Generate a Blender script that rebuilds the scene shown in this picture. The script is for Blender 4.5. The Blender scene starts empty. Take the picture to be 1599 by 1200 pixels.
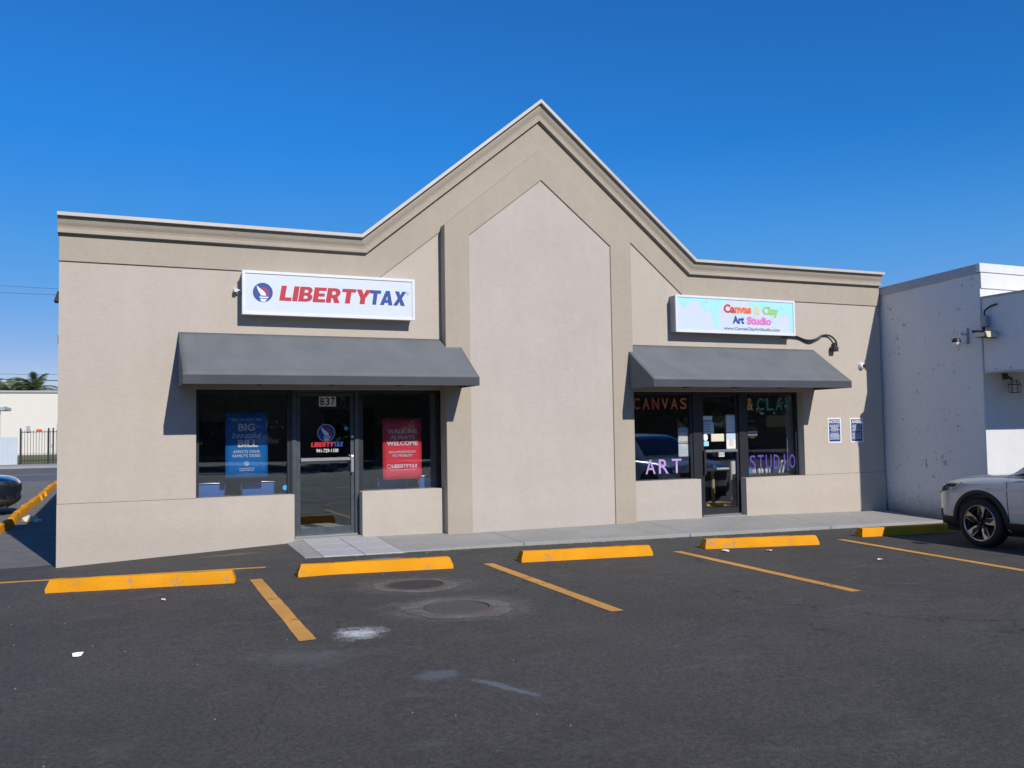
import bpy, bmesh, math, random
from mathutils import Vector, Matrix
from mathutils.bvhtree import BVHTree
random.seed(7)
R = math.radians
scene = bpy.context.scene
col = scene.collection

# ------------------------------------------------------------------ camera
cam_d = bpy.data.cameras.new('camera'); cam = bpy.data.objects.new('camera', cam_d)
col.objects.link(cam); scene.camera = cam
cam_d.sensor_width = 36.0; cam_d.lens = 36.0 * 1400.0 / 1599.0
cam_d.clip_start = 0.05; cam_d.clip_end = 5000
rt = Vector((0.913817, -0.405816, -0.015879)); dn = Vector((0.006381, 0.053440, -0.998551)); fw = Vector((0.406076, 0.912391, 0.051424))
m = Matrix.Identity(4)
for i in range(3):
    m[i][0] = rt[i]; m[i][1] = -dn[i]; m[i][2] = -fw[i]
m[0][3], m[1][3], m[2][3] = 0.6786, -13.3690, 1.5310
cam.matrix_world = m

# ------------------------------------------------------------------ sky and sun
SUN = Vector((0.20, -1.0, 0.70)).normalized()          # towards the sun
world = bpy.data.worlds.new('World'); scene.world = world; world.use_nodes = True
wn = world.node_tree; wn.nodes.clear()
sky = wn.nodes.new('ShaderNodeTexSky'); sky.sky_type = 'NISHITA'; sky.sun_disc = False
sky.sun_elevation = math.asin(SUN.z); sky.sun_rotation = math.atan2(SUN.x, SUN.y)
sky.altitude = 0; sky.air_density = 1.0; sky.dust_density = 0.0; sky.ozone_density = 4.0
bg = wn.nodes.new('ShaderNodeBackground'); bg.inputs['Strength'].default_value = 0.105
wo = wn.nodes.new('ShaderNodeOutputWorld')
# tone the whole sky like the phone's picture: deeper blue, horizon held back
sep = wn.nodes.new('ShaderNodeSeparateColor'); sep.mode = 'HSV'; cmb = wn.nodes.new('ShaderNodeCombineColor'); cmb.mode = 'HSV'
def wm(op, a, b, c=None):
    n = wn.nodes.new('ShaderNodeMath'); n.operation = op
    for k, v in enumerate((a, b, c)):
        if v is None: continue
        if isinstance(v, (int, float)): n.inputs[k].default_value = v
        else: wn.links.new(v, n.inputs[k])
    return n.outputs[0]
wn.links.new(sky.outputs[0], sep.inputs[0]); Hh, Ss, Vv = sep.outputs
blue = wm('GREATER_THAN', Hh, 0.45)
hue = wm('ADD', wm('MULTIPLY', wm('ADD', wm('MAXIMUM', Hh, 0.596), 0.011), blue), wm('MULTIPLY', Hh, wm('SUBTRACT', 1.0, blue)))
sat = wm('MINIMUM', wm('MULTIPLY_ADD', Ss, 1.20, 0.14), 0.965)
K = 1 / 0.105
val = wm('SMOOTH_MIN', wm('MULTIPLY', Vv, 1.24), wm('MULTIPLY_ADD', Vv, 0.14, 0.62 * K), 0.12 * K)
wn.links.new(hue, cmb.inputs[0]); wn.links.new(sat, cmb.inputs[1]); wn.links.new(val, cmb.inputs[2]); wn.links.new(cmb.outputs[0], bg.inputs[0])
wn.links.new(bg.outputs[0], wo.inputs[0])
sl = bpy.data.lights.new('sun', 'SUN'); sl.energy = 4.3; sl.angle = R(0.53); sl.color = (1.0, 0.95, 0.88)
so = bpy.data.objects.new('sun', sl); col.objects.link(so)
so.rotation_euler = SUN.to_track_quat('Z', 'Y').to_euler()
vs = scene.view_settings
vs.view_transform = 'Standard'; vs.look = 'None'; vs.exposure = 0.10; vs.gamma = 1.0; vs.use_curve_mapping = False

# ------------------------------------------------------------------ materials
def new_mat(name):
    mt = bpy.data.materials.new(name); mt.use_nodes = True
    nt = mt.node_tree; nt.nodes.clear()
    out = nt.nodes.new('ShaderNodeOutputMaterial'); b = nt.nodes.new('ShaderNodeBsdfPrincipled')
    nt.links.new(b.outputs[0], out.inputs[0])
    return mt, nt, b
def N(nt, t, **kw):
    n = nt.nodes.new(t)
    for k, v in kw.items():
        if k.startswith('i_'):
            n.inputs[k[2:].replace('_', ' ')].default_value = v
        else: setattr(n, k, v)
    return n
def ramp(nt, src, stops):
    r = nt.nodes.new('ShaderNodeValToRGB'); e = r.color_ramp.elements
    while len(e) < len(stops): e.new(0.5)
    for el, (p, c) in zip(e, stops):
        el.position = p; el.color = (c, c, c, 1) if isinstance(c, (int, float)) else (*c, 1)
    nt.links.new(src, r.inputs[0]); return r.outputs[0]
def mix(nt, fac, a, b, mode='MIX'):
    n = nt.nodes.new('ShaderNodeMix'); n.data_type = 'RGBA'; n.blend_type = mode
    for s, v in ((0, fac), (6, a), (7, b)):
        if isinstance(v, (int, float)): n.inputs[s].default_value = v
        elif isinstance(v, tuple): n.inputs[s].default_value = (*v, 1)
        else: nt.links.new(v, n.inputs[s])
    return n.outputs[2]
def math_(nt, op, a, b=0.0, clamp=False):
    n = nt.nodes.new('ShaderNodeMath'); n.operation = op; n.use_clamp = clamp
    for s, v in ((0, a), (1, b)):
        if isinstance(v, (int, float)): n.inputs[s].default_value = v
        else: nt.links.new(v, n.inputs[s])
    return n.outputs[0]
def coords(nt, obj=False):
    if obj:
        return nt.nodes.new('ShaderNodeTexCoord').outputs['Object']
    return nt.nodes.new('ShaderNodeNewGeometry').outputs['Position']
def noise(nt, vec, scale, detail=4, rough=0.55, dist=0.0):
    n = N(nt, 'ShaderNodeTexNoise', i_Scale=scale, i_Detail=detail, i_Roughness=rough, i_Distortion=dist)
    nt.links.new(vec, n.inputs['Vector']); return n.outputs['Fac']
def bump(nt, b, h, strength, dist=0.01):
    n = N(nt, 'ShaderNodeBump', i_Strength=strength, i_Distance=dist)
    nt.links.new(h, n.inputs['Height']); nt.links.new(n.outputs[0], b.inputs['Normal'])
def plain(name, c, rough=0.6, metal=0.0, var=0.12, scale=6.0, spec=0.5, coat=0.0, bmp=0.0, bscale=60):
    mt, nt, b = new_mat(name)
    p = coords(nt); f = noise(nt, p, scale, 5)
    lo = tuple(x * (1 - var) for x in c); hi = tuple(min(1, x * (1 + var)) for x in c)
    nt.links.new(ramp(nt, f, [(0.3, lo), (0.7, hi)]), b.inputs['Base Color'])
    b.inputs['Roughness'].default_value = rough; b.inputs['Metallic'].default_value = metal
    b.inputs['Specular IOR Level'].default_value = spec; b.inputs['Coat Weight'].default_value = coat
    if bmp: bump(nt, b, noise(nt, p, bscale, 3), bmp, 0.01)
    return mt
def stucco(name, c, streak=0.10):
    mt, nt, b = new_mat(name); p = coords(nt)
    big = noise(nt, p, 0.7, 5, 0.6)
    mp = N(nt, 'ShaderNodeMapping'); mp.inputs['Scale'].default_value = (3.0, 3.0, 0.35); nt.links.new(p, mp.inputs[0])
    st = noise(nt, mp.outputs[0], 1.0, 5, 0.65)
    fine = noise(nt, p, 90, 3, 0.7); mid = noise(nt, p, 9, 4, 0.6)
    lo = tuple(x * (1 - streak) for x in c); hi = tuple(x * (1 + streak * .6) for x in c)
    c1 = ramp(nt, big, [(0.25, lo), (0.75, hi)])
    c2 = mix(nt, math_(nt, 'MULTIPLY', ramp(nt, st, [(0.35, 0.0), (0.75, 1.0)]), 0.36), c1, tuple(x * .82 for x in c))
    c3 = mix(nt, 0.3, c2, ramp(nt, mid, [(0.3, tuple(x * .88 for x in c)), (0.7, tuple(x * 1.07 for x in c))]))
    # splash dirt close to the ground
    sep = N(nt, 'ShaderNodeSeparateXYZ'); nt.links.new(p, sep.inputs[0])
    dirt = math_(nt, 'MULTIPLY', ramp(nt, math_(nt, 'ADD', sep.outputs[2], math_(nt, 'MULTIPLY', noise(nt, p, 5, 6, 0.7), -0.25)), [(0.0, 1.0), (0.25, 0.0)]), 0.22)
    c4 = mix(nt, dirt, c3, tuple(x * .7 for x in c))
    nt.links.new(c4, b.inputs['Base Color']); b.inputs['Roughness'].default_value = 0.9; b.inputs['Specular IOR Level'].default_value = 0.2
    h = math_(nt, 'ADD', math_(nt, 'MULTIPLY', fine, 0.6), math_(nt, 'MULTIPLY', noise(nt, p, 28, 4, 0.7), 0.9))
    bump(nt, b, h, 0.42, 0.014)
    return mt
def glass_mat(name, tint, base=0.07, rough=0.0):
    mt = bpy.data.materials.new(name); mt.use_nodes = True; nt = mt.node_tree; nt.nodes.clear()
    out = nt.nodes.new('ShaderNodeOutputMaterial')
    tr = nt.nodes.new('ShaderNodeBsdfTransparent'); tr.inputs[0].default_value = (*tint, 1)
    gl = nt.nodes.new('ShaderNodeBsdfGlossy'); gl.inputs['Roughness'].default_value = rough; gl.inputs['Color'].default_value = (0.78, 0.90, 1.0, 1)
    lw = nt.nodes.new('ShaderNodeLayerWeight'); lw.inputs[0].default_value = 0.5
    f = math_(nt, 'ADD', math_(nt, 'MULTIPLY', math_(nt, 'POWER', lw.outputs['Facing'], 4.0), 0.9), base, True)
    ms = nt.nodes.new('ShaderNodeMixShader'); nt.links.new(f, ms.inputs[0]); nt.links.new(tr.outputs[0], ms.inputs[1]); nt.links.new(gl.outputs[0], ms.inputs[2])
    nt.links.new(ms.outputs[0], out.inputs[0]); return mt

def asphalt_mat():
    mt, nt, b = new_mat('asphalt'); p = coords(nt)
    sep = N(nt, 'ShaderNodeSeparateXYZ'); nt.links.new(p, sep.inputs[0]); X, Y = sep.outputs[0], sep.outputs[1]
    agg = noise(nt, p, 170, 3, 0.8); agg2 = noise(nt, p, 55, 4, 0.7)
    big = noise(nt, p, 0.33, 6, 0.62, 0.4); mid = noise(nt, p, 1.9, 6, 0.65, 0.6)
    base = ramp(nt, big, [(0.30, (0.050, 0.048, 0.047)), (0.68, (0.094, 0.090, 0.086))])
    base = mix(nt, 0.5, base, ramp(nt, mid, [(0.3, (0.050, 0.048, 0.048)), (0.72, (0.094, 0.091, 0.088))]))
    base = mix(nt, 1.0, base, ramp(nt, noise(nt, p, 26, 5, 0.8), [(0.30, (0.60, 0.58, 0.53)), (0.70, (1.58, 1.51, 1.36))]), 'MULTIPLY')
    base = mix(nt, 1.0, base, ramp(nt, noise(nt, p, 75, 3, 0.85), [(0.34, (0.66, 0.66, 0.66)), (0.66, (1.42, 1.42, 1.40))]), 'MULTIPLY')
    # worn stone tips
    base = mix(nt, ramp(nt, agg, [(0.58, 0.0), (0.76, 0.6)]), base, (0.20, 0.195, 0.18))
    fleck = noise(nt, p, 42, 2, 0.9)
    base = mix(nt, math_(nt, 'MULTIPLY', ramp(nt, fleck, [(0.66, 0.0), (0.72, 0.6)]), ramp(nt, noise(nt, p, 0.8, 4), [(0.42, 0.15), (0.65, 1.0)])), base, (0.24, 0.235, 0.22))
    base = mix(nt, math_(nt, 'MULTIPLY', ramp(nt, agg2, [(0.3, 1.0), (0.55, 0.0)]), 0.3), base, (0.02, 0.02, 0.022))
    # scuffs: stretched along the stalls' traffic
    mp = N(nt, 'ShaderNodeMapping'); mp.inputs['Scale'].default_value = (1.0, 1.9, 1.0); mp.inputs['Rotation'].default_value = (0, 0, 0.35); nt.links.new(p, mp.inputs[0])
    sc = noise(nt, mp.outputs[0], 1.5, 8, 0.7, 1.2)
    base = mix(nt, ramp(nt, sc, [(0.56, 0.0), (0.76, 0.5)]), base, (0.16, 0.158, 0.152))
    sc2 = noise(nt, mp.outputs[0], 5.2, 6, 0.75, 1.8)
    base = mix(nt, ramp(nt, sc2, [(0.655, 0.0), (0.73, 0.6)]), base, (0.30, 0.30, 0.29))
    # cracks
    vo = N(nt, 'ShaderNodeTexVoronoi', feature='DISTANCE_TO_EDGE'); vo.inputs['Scale'].default_value = 0.42
    wv = N(nt, 'ShaderNodeVectorMath', operation='ADD'); nz = N(nt, 'ShaderNodeTexNoise', i_Scale=1.3, i_Detail=6.0)
    nt.links.new(p, nz.inputs['Vector']); sc_ = N(nt, 'ShaderNodeVectorMath', operation='SCALE'); sc_.inputs['Scale'].default_value = 1.6
    nt.links.new(nz.outputs['Color'], sc_.inputs[0]); nt.links.new(p, wv.inputs[0]); nt.links.new(sc_.outputs[0], wv.inputs[1]); nt.links.new(wv.outputs[0], vo.inputs['Vector'])
    ck = math_(nt, 'MULTIPLY', ramp(nt, vo.outputs['Distance'], [(0.0, 1.0), (0.007, 0.0)]), ramp(nt, noise(nt, p, 0.5, 3), [(0.47, 0.0), (0.60, 0.75)]))
    base = mix(nt, ck, base, (0.022, 0.021, 0.021))
    # stains with a place of their own
    def spot(cx, cy, rx, ry, rot, inner=0.0):
        dx = math_(nt, 'SUBTRACT', X, cx); dy = math_(nt, 'SUBTRACT', Y, cy)
        c, s = math.cos(rot), math.sin(rot)
        u = math_(nt, 'ADD', math_(nt, 'MULTIPLY', dx, c / rx), math_(nt, 'MULTIPLY', dy, s / rx))
        v = math_(nt, 'ADD', math_(nt, 'MULTIPLY', dx, -s / ry), math_(nt, 'MULTIPLY', dy, c / ry))
        d = math_(nt, 'SQRT', math_(nt, 'ADD', math_(nt, 'MULTIPLY', u, u), math_(nt, 'MULTIPLY', v, v)))
        return math_(nt, 'SUBTRACT', 1.0, d, True)
    def stain(base, sp, nsc, lo, hi, colr, amt):
        f = math_(nt, 'MULTIPLY', sp, 1.0)
        f = math_(nt, 'ADD', f, math_(nt, 'MULTIPLY', math_(nt, 'SUBTRACT', math_(nt, 'ADD', math_(nt, 'MULTIPLY', noise(nt, p, nsc, 6, 0.85), 0.6), math_(nt, 'MULTIPLY', noise(nt, p, nsc*0.2, 5, 0.7), 0.4)), 0.5), 2.6))
        f = math_(nt, 'MULTIPLY', ramp(nt, f, [(lo, 0.0), (hi, 1.0)]), math_(nt, 'MULTIPLY', ramp(nt, sp, [(0.0, 0.0), (0.25, 1.0)]), amt))
        return mix(nt, f, base, colr)
    base = stain(base, spot(2.56, -5.98, 0.46, 0.46, -0.4), 60, 0.50, 1.15, (0.68, 0.68, 0.66), 1.0)
    base = stain(base, spot(2.0, -6.5, 1.0, 0.55, -0.4), 5, 0.40, 0.95, (0.17, 0.18, 0.18), 0.40)
    base = stain(base, spot(2.70, -7.46, 0.28, 0.20, 0.2), 7, 0.30, 0.6, (0.15, 0.17, 0.19), 0.6)
    base = stain(base, spot(3.02, -7.95, 0.42, 0.07, -1.15), 7, 0.25, 0.6, (0.19, 0.22, 0.25), 0.6)
    base = stain(base, spot(3.66, -4.02, 0.86, 0.74, 0), 32, 0.15, 0.7, (0.20, 0.18, 0.155), 0.6)
    base = stain(base, spot(3.66, -5.36, 0.98, 0.80, 0), 32, 0.15, 0.7, (0.21, 0.19, 0.165), 0.65)
    base = stain(base, spot(2.1, -0.55, 0.85, 0.16, -0.06), 9, 0.40, 0.8, (0.24, 0.24, 0.23), 0.5)
    base = stain(base, spot(3.9, -1.95, 0.55, 0.16, 0.1), 30, 0.35, 0.75, (0.30, 0.29, 0.26), 0.7)
    # older, unsealed paving left of the shop
    old = math_(nt, 'MULTIPLY', ramp(nt, math_(nt, 'ADD', Y, math_(nt, 'MULTIPLY', math_(nt, 'SUBTRACT', mid, 0.5), 0.12)), [(0.30, 0.0), (0.32, 1.0)]), ramp(nt, X, [(0.3, 1.0), (0.4, 0.0)]))
    base = mix(nt, old, base, ramp(nt, noise(nt, p, 2.2, 6, 0.7), [(0.3, (0.145, 0.14, 0.13)), (0.7, (0.21, 0.20, 0.185))]))
    nt.links.new(base, b.inputs['Base Color'])
    nt.links.new(ramp(nt, mid, [(0.3, 0.72), (0.7, 0.92)]), b.inputs['Roughness']); b.inputs['Specular IOR Level'].default_value = 0.28
    h = math_(nt, 'ADD', math_(nt, 'MULTIPLY', agg, 0.7), math_(nt, 'MULTIPLY', agg2, 0.6))
    bump(nt, b, h, 0.8, 0.015)
    return mt
def paint_mat(name, c, wear=0.5, under=(0.05, 0.05, 0.052)):
    mt, nt, b = new_mat(name); p = coords(nt)
    f = noise(nt, p, 7, 7, 0.75); g = noise(nt, p, 70, 3, 0.8); l = noise(nt, p, 2.0, 4)
    cc = ramp(nt, l, [(0.3, tuple(x * .84 for x in c)), (0.7, tuple(min(1, x * 1.06) for x in c))])
    cc = mix(nt, ramp(nt, g, [(0.58, 0.0), (0.75, 0.35 * wear)]), cc, under)
    cc = mix(nt, ramp(nt, f, [(0.64, 0.0), (0.72, wear)]), cc, tuple(x * .5 + y * .5 for x, y in zip(c, under)))
    sm_ = N(nt, 'ShaderNodeMapping'); sm_.inputs['Scale'].default_value = (1.6, 1.6, 9.0); nt.links.new(p, sm_.inputs[0])
    sf = noise(nt, sm_.outputs[0], 2.6, 7, 0.75, 0.8)
    cc = mix(nt, ramp(nt, sf, [(0.60, 0.0), (0.72, 0.65 * wear)]), cc, tuple(x * .22 + .012 for x in c))
    ch_ = math_(nt, 'MULTIPLY', ramp(nt, noise(nt, p, 3.1, 6, 0.75), [(0.585, 0.0), (0.61, 1.0)]), ramp(nt, noise(nt, p, 21, 5, 0.8), [(0.50, 0.0), (0.55, 1.0)]))
    cc = mix(nt, math_(nt, 'MULTIPLY', ch_, min(1.0, wear * 1.3)), cc, tuple(x * 1.25 for x in under))
    nt.links.new(cc, b.inputs['Base Color']); b.inputs['Roughness'].default_value = 0.8; b.inputs['Specular IOR Level'].default_value = 0.2
    bump(nt, b, math_(nt, 'SUBTRACT', math_(nt, 'ADD', g, f), ch_), 0.4, 0.012)
    return mt
def concrete_mat(name, c, var=0.16):
    mt, nt, b = new_mat(name); p = coords(nt)
    a = noise(nt, p, 1.1, 7, 0.65, 0.5); g = noise(nt, p, 110, 3, 0.8); q = noise(nt, p, 7, 6, 0.7)
    cc = ramp(nt, a, [(0.28, tuple(x * (1 - var) for x in c)), (0.72, tuple(x * (1 + var) for x in c))])
    cc = mix(nt, 0.3, cc, ramp(nt, q, [(0.3, tuple(x * .78 for x in c)), (0.7, tuple(x * 1.15 for x in c))]))
    cc = mix(nt, ramp(nt, g, [(0.62, 0.0), (0.8, 0.4)]), cc, tuple(x * .5 for x in c))
    nt.links.new(cc, b.inputs['Base Color']); b.inputs['Roughness'].default_value = 0.85; b.inputs['Specular IOR Level'].default_value = 0.3
    bump(nt, b, math_(nt, 'ADD', g, q), 0.3, 0.008)
    return mt
def peeling_wall():
    mt, nt, b = new_mat('peeling_white_masonry'); p = coords(nt)
    sep = N(nt, 'ShaderNodeSeparateXYZ'); nt.links.new(p, sep.inputs[0])
    f = noise(nt, p, 3.2, 8, 0.78, 0.4); g = noise(nt, p, 14, 6, 0.75); l = noise(nt, p, 0.8, 5)
    cc = ramp(nt, l, [(0.3, (0.86, 0.85, 0.82)), (0.7, (0.90, 0.89, 0.86))])
    chip = math_(nt, 'MULTIPLY', ramp(nt, f, [(0.55, 0.0), (0.61, 1.0)]), ramp(nt, g, [(0.55, 0.0), (0.60, 1.0)]))
    cc = mix(nt, math_(nt, 'MULTIPLY', chip, 0.85), cc, (0.16, 0.155, 0.15))
    pit = ramp(nt, noise(nt, p, 34, 5, 0.8), [(0.64, 0.0), (0.76, 0.4)])
    cc = mix(nt, pit, cc, (0.5, 0.49, 0.48))
    low = ramp(nt, math_(nt, 'ADD', sep.outputs[2], math_(nt, 'MULTIPLY', g, -1.1)), [(0.0, 1.0), (0.5, 0.0)])
    lowm = N(nt, 'ShaderNodeMapRange'); lowm.inputs['From Min'].default_value = 0.15; lowm.inputs['From Max'].default_value = -0.45; nt.links.new(math_(nt, 'ADD', sep.outputs[2], math_(nt, 'MULTIPLY', noise(nt, p, 9, 7, 0.8), -0.55)), lowm.inputs['Value'])
    cc = mix(nt, math_(nt, 'MULTIPLY', math_(nt, 'POWER', lowm.outputs[0], 2.0), 0.8), cc, (0.22, 0.21, 0.195))
    nt.links.new(cc, b.inputs['Base Color']); b.inputs['Roughness'].default_value = 0.85
    br = N(nt, 'ShaderNodeTexBrick'); br.inputs['Scale'].default_value = 1.0; br.inputs['Brick Width'].default_value = 0.4; br.inputs['Row Height'].default_value = 0.2; br.inputs['Mortar Size'].default_value = 0.008
    cmb = N(nt, 'ShaderNodeCombineXYZ'); nt.links.new(math_(nt, 'ADD', sep.outputs[0], sep.outputs[1]), cmb.inputs[0]); nt.links.new(sep.outputs[2], cmb.inputs[1]); nt.links.new(cmb.outputs[0], br.inputs['Vector'])
    h = math_(nt, 'ADD', math_(nt, 'MULTIPLY', noise(nt, p, 16, 7, 0.8), 1.8), math_(nt, 'MULTIPLY', chip, -0.5))
    h = math_(nt, 'ADD', h, math_(nt, 'MULTIPLY', br.outputs['Fac'], -0.15))
    bump(nt, b, h, 0.85, 0.024)
    return mt
def leaf_mat(name, c1, c2):
    mt, nt, b = new_mat(name)
    oi = noise(nt, coords(nt), 1.2, 4)
    nt.links.new(ramp(nt, oi, [(0.3, c1), (0.7, c2)]), b.inputs['Base Color']); b.inputs['Roughness'].default_value = 0.6
    return mt

M = {}
M['asphalt'] = asphalt_mat()
M['field'] = stucco('light_stucco', (0.480, 0.421, 0.356))
M['taupe'] = stucco('taupe_stucco', (0.402, 0.348, 0.276))
M['panel'] = stucco('pinkish_stucco', (0.478, 0.424, 0.376))
M['coping'] = plain('coping_metal', (0.50, 0.46, 0.40), 0.45, 0.0, 0.10, 3)
M['concrete'] = concrete_mat('sidewalk_concrete', (0.31, 0.302, 0.282))
M['joint_taupe'] = plain('joint_taupe', (0.22, 0.19, 0.16), 0.95)
M['joint'] = plain('joint_dirt', (0.09, 0.085, 0.08), 0.95)
M['tile'] = concrete_mat('pale_tile', (0.40, 0.40, 0.395), 0.10)
M['curb_yellow'] = paint_mat('kerb_yellow', (0.74, 0.305, 0.006), 0.6, (0.25, 0.22, 0.18))
M['line_yellow'] = paint_mat('line_yellow', (0.62, 0.31, 0.075), 0.8)
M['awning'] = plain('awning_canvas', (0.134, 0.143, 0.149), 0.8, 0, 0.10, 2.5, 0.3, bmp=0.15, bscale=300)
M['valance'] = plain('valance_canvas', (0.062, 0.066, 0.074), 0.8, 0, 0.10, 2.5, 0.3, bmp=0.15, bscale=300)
M['dark_metal'] = plain('dark_bronze_metal', (0.016, 0.018, 0.023), 0.42, 0.0, 0.15, 9)
M['door_metal'] = plain('door_metal', (0.050, 0.060, 0.072), 0.40, 0.0, 0.2, 9)
M['black'] = plain('black_rubber', (0.010, 0.010, 0.011), 0.7)
M['alu'] = plain('aluminium', (0.62, 0.62, 0.62), 0.32, 0.9, 0.08)
M['chrome'] = plain('chrome', (0.8, 0.8, 0.8), 0.12, 1.0, 0.02)
M['white_paint'] = plain('white_paint', (0.68, 0.69, 0.70), 0.45, 0, 0.04)
M['sign_face'] = plain('sign_face_white', (0.60, 0.65, 0.70), 0.35, 0, 0.02)
M['sign_face_blue'] = plain('sign_face_pale', (0.58, 0.64, 0.73), 0.35, 0, 0.02)
M['glass'] = glass_mat('window_glass', (0.945, 0.96, 0.97), 0.13)
M['car_glass'] = glass_mat('car_glass', (0.12, 0.13, 0.13), 0.10)
M['clear'] = glass_mat('lens_glass', (0.85, 0.87, 0.9), 0.10)
M['peel'] = peeling_wall()
M['collar'] = None
def collar_mat():
    mt, nt, b = new_mat('mortar_collar'); p = coords(nt)
    c = ramp(nt, noise(nt, p, 3.5, 6, 0.7), [(0.32, (0.115, 0.105, 0.094)), (0.68, (0.185, 0.166, 0.145))])
    c = mix(nt, 1.0, c, ramp(nt, noise(nt, p, 48, 4, 0.85), [(0.34, (0.50, 0.50, 0.50)), (0.66, (1.55, 1.52, 1.48))]), 'MULTIPLY')
    c = mix(nt, ramp(nt, noise(nt, p, 30, 3, 0.9), [(0.64, 0.0), (0.70, 0.7)]), c, (0.27, 0.25, 0.22))
    c = mix(nt, ramp(nt, noise(nt, p, 12, 6, 0.8), [(0.56, 0.0), (0.63, 0.7)]), c, (0.070, 0.067, 0.064))
    nt.links.new(c, b.inputs['Base Color']); b.inputs['Roughness'].default_value = 0.9; b.inputs['Specular IOR Level'].default_value = 0.25
    bump(nt, b, noise(nt, p, 50, 5, 0.8), 0.8, 0.012); return mt
M['collar'] = collar_mat()
M['white_wall'] = plain('white_plaster', (0.62, 0.62, 0.61), 0.85, 0, 0.05, 2, bmp=0.4, bscale=22)
M['flashing'] = plain('grey_flashing', (0.40, 0.42, 0.44), 0.5, 0, 0.1)
M['cap_white'] = plain('white_cap', (0.64, 0.65, 0.66), 0.5, 0, 0.04)
M['roof'] = plain('roof_membrane', (0.35, 0.35, 0.34), 0.9)
def solid(name, c, rough=0.5, coat=0.0): 
    M[name] = plain(name, c, rough, 0, 0.03, 4, coat=coat); return M[name]
solid('logo_red', (0.44, 0.006, 0.025)); solid('logo_blue', (0.004, 0.045, 0.26)); solid('logo_white', (0.72, 0.72, 0.72)); solid('ink', (0.012, 0.012, 0.014))
solid('poster_blue', (0.010, 0.16, 0.46), 0.35); solid('poster_red', (0.78, 0.050, 0.075), 0.35); solid('paper', (0.78, 0.78, 0.74)); solid('paper_blue', (0.45, 0.62, 0.74)); solid('paper_yellow', (0.72, 0.66, 0.48))
solid('notice_blue', (0.012, 0.045, 0.20)); solid('teal_print', (0.30, 0.66, 0.80)); solid('grey_print', (0.20, 0.25, 0.32)); solid('aqua_print', (0.36, 0.72, 0.82))
solid('t_red', (0.55, 0.06, 0.05)); solid('t_orange', (0.75, 0.17, 0.05)); solid('t_yellow', (0.80, 0.58, 0.10)); solid('t_green', (0.28, 0.58, 0.16)); solid('t_navy', (0.02, 0.07, 0.30)); solid('t_pink', (0.70, 0.18, 0.50))
solid('w_red', (0.58, 0.09, 0.05)); solid('w_orange', (0.70, 0.18, 0.07)); solid('w_dim', (0.16, 0.05, 0.04)); solid('w_yellow', (0.70, 0.42, 0.10)); solid('w_teal', (0.03, 0.30, 0.22)); solid('w_lilac', (0.44, 0.29, 0.60)); solid('w_violet', (0.085, 0.055, 0.30))
solid('chair_blue', (0.025, 0.12, 0.42), 0.6); solid('sticker_blue', (0.05, 0.32, 0.62)); solid('room_wall', (0.42, 0.43, 0.44), 0.9); solid('room_floor', (0.42, 0.36, 0.27), 0.6); solid('room_dark', (0.08, 0.085, 0.09), 0.9)
solid('beech', (0.50, 0.38, 0.22)); solid('pot_white', (0.74, 0.73, 0.70), 0.3); solid('pale_pink', (0.70, 0.52, 0.55)); solid('plum', (0.20, 0.02, 0.10)); solid('wood_dark', (0.10, 0.06, 0.03)); solid('sandy', (0.20, 0.18, 0.15), 0.9); solid('iron', (0.085, 0.065, 0.05), 0.8)
solid('lid_black', (0.040, 0.038, 0.037), 0.85); solid('lid_brown', (0.085, 0.076, 0.066), 0.9); solid('bg_white', (0.64, 0.605, 0.545), 0.9); solid('grey_box', (0.33, 0.35, 0.37), 0.5); solid('lamp_lens', (0.62, 0.55, 0.38), 0.2); solid('red_sign', (0.6, 0.06, 0.02)); solid('pale_panel', (0.44, 0.49, 0.54), 0.5)
M['car_silver'] = plain('silver_paint', (0.56, 0.56, 0.54), 0.34, 0.15, 0.02, 2, coat=1.0)
M['car_black'] = plain('black_paint', (0.008, 0.010, 0.016), 0.25, 0.0, 0.02, 2, coat=1.0)
M['cladding'] = plain('black_cladding', (0.018, 0.018, 0.019), 0.6)
M['rim_dark'] = plain('rim_dark', (0.02, 0.02, 0.022), 0.35, 0.3)
M['rim_bright'] = plain('rim_machined', (0.62, 0.58, 0.52), 0.28, 0.8)
M['leaf'] = leaf_mat('leaf_green', (0.030, 0.060, 0.016), (0.075, 0.115, 0.032))
M['palm'] = leaf_mat('palm_green', (0.060, 0.105, 0.035), (0.17, 0.19, 0.08))
M['bark'] = plain('bark', (0.13, 0.10, 0.075), 0.95)
M['grass'] = plain('grass', (0.12, 0.12, 0.035), 0.95, 0, 0.3, 3)
M['road'] = plain('road_asphalt', (0.105, 0.102, 0.10), 0.9, 0, 0.15, 1.5)

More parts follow.
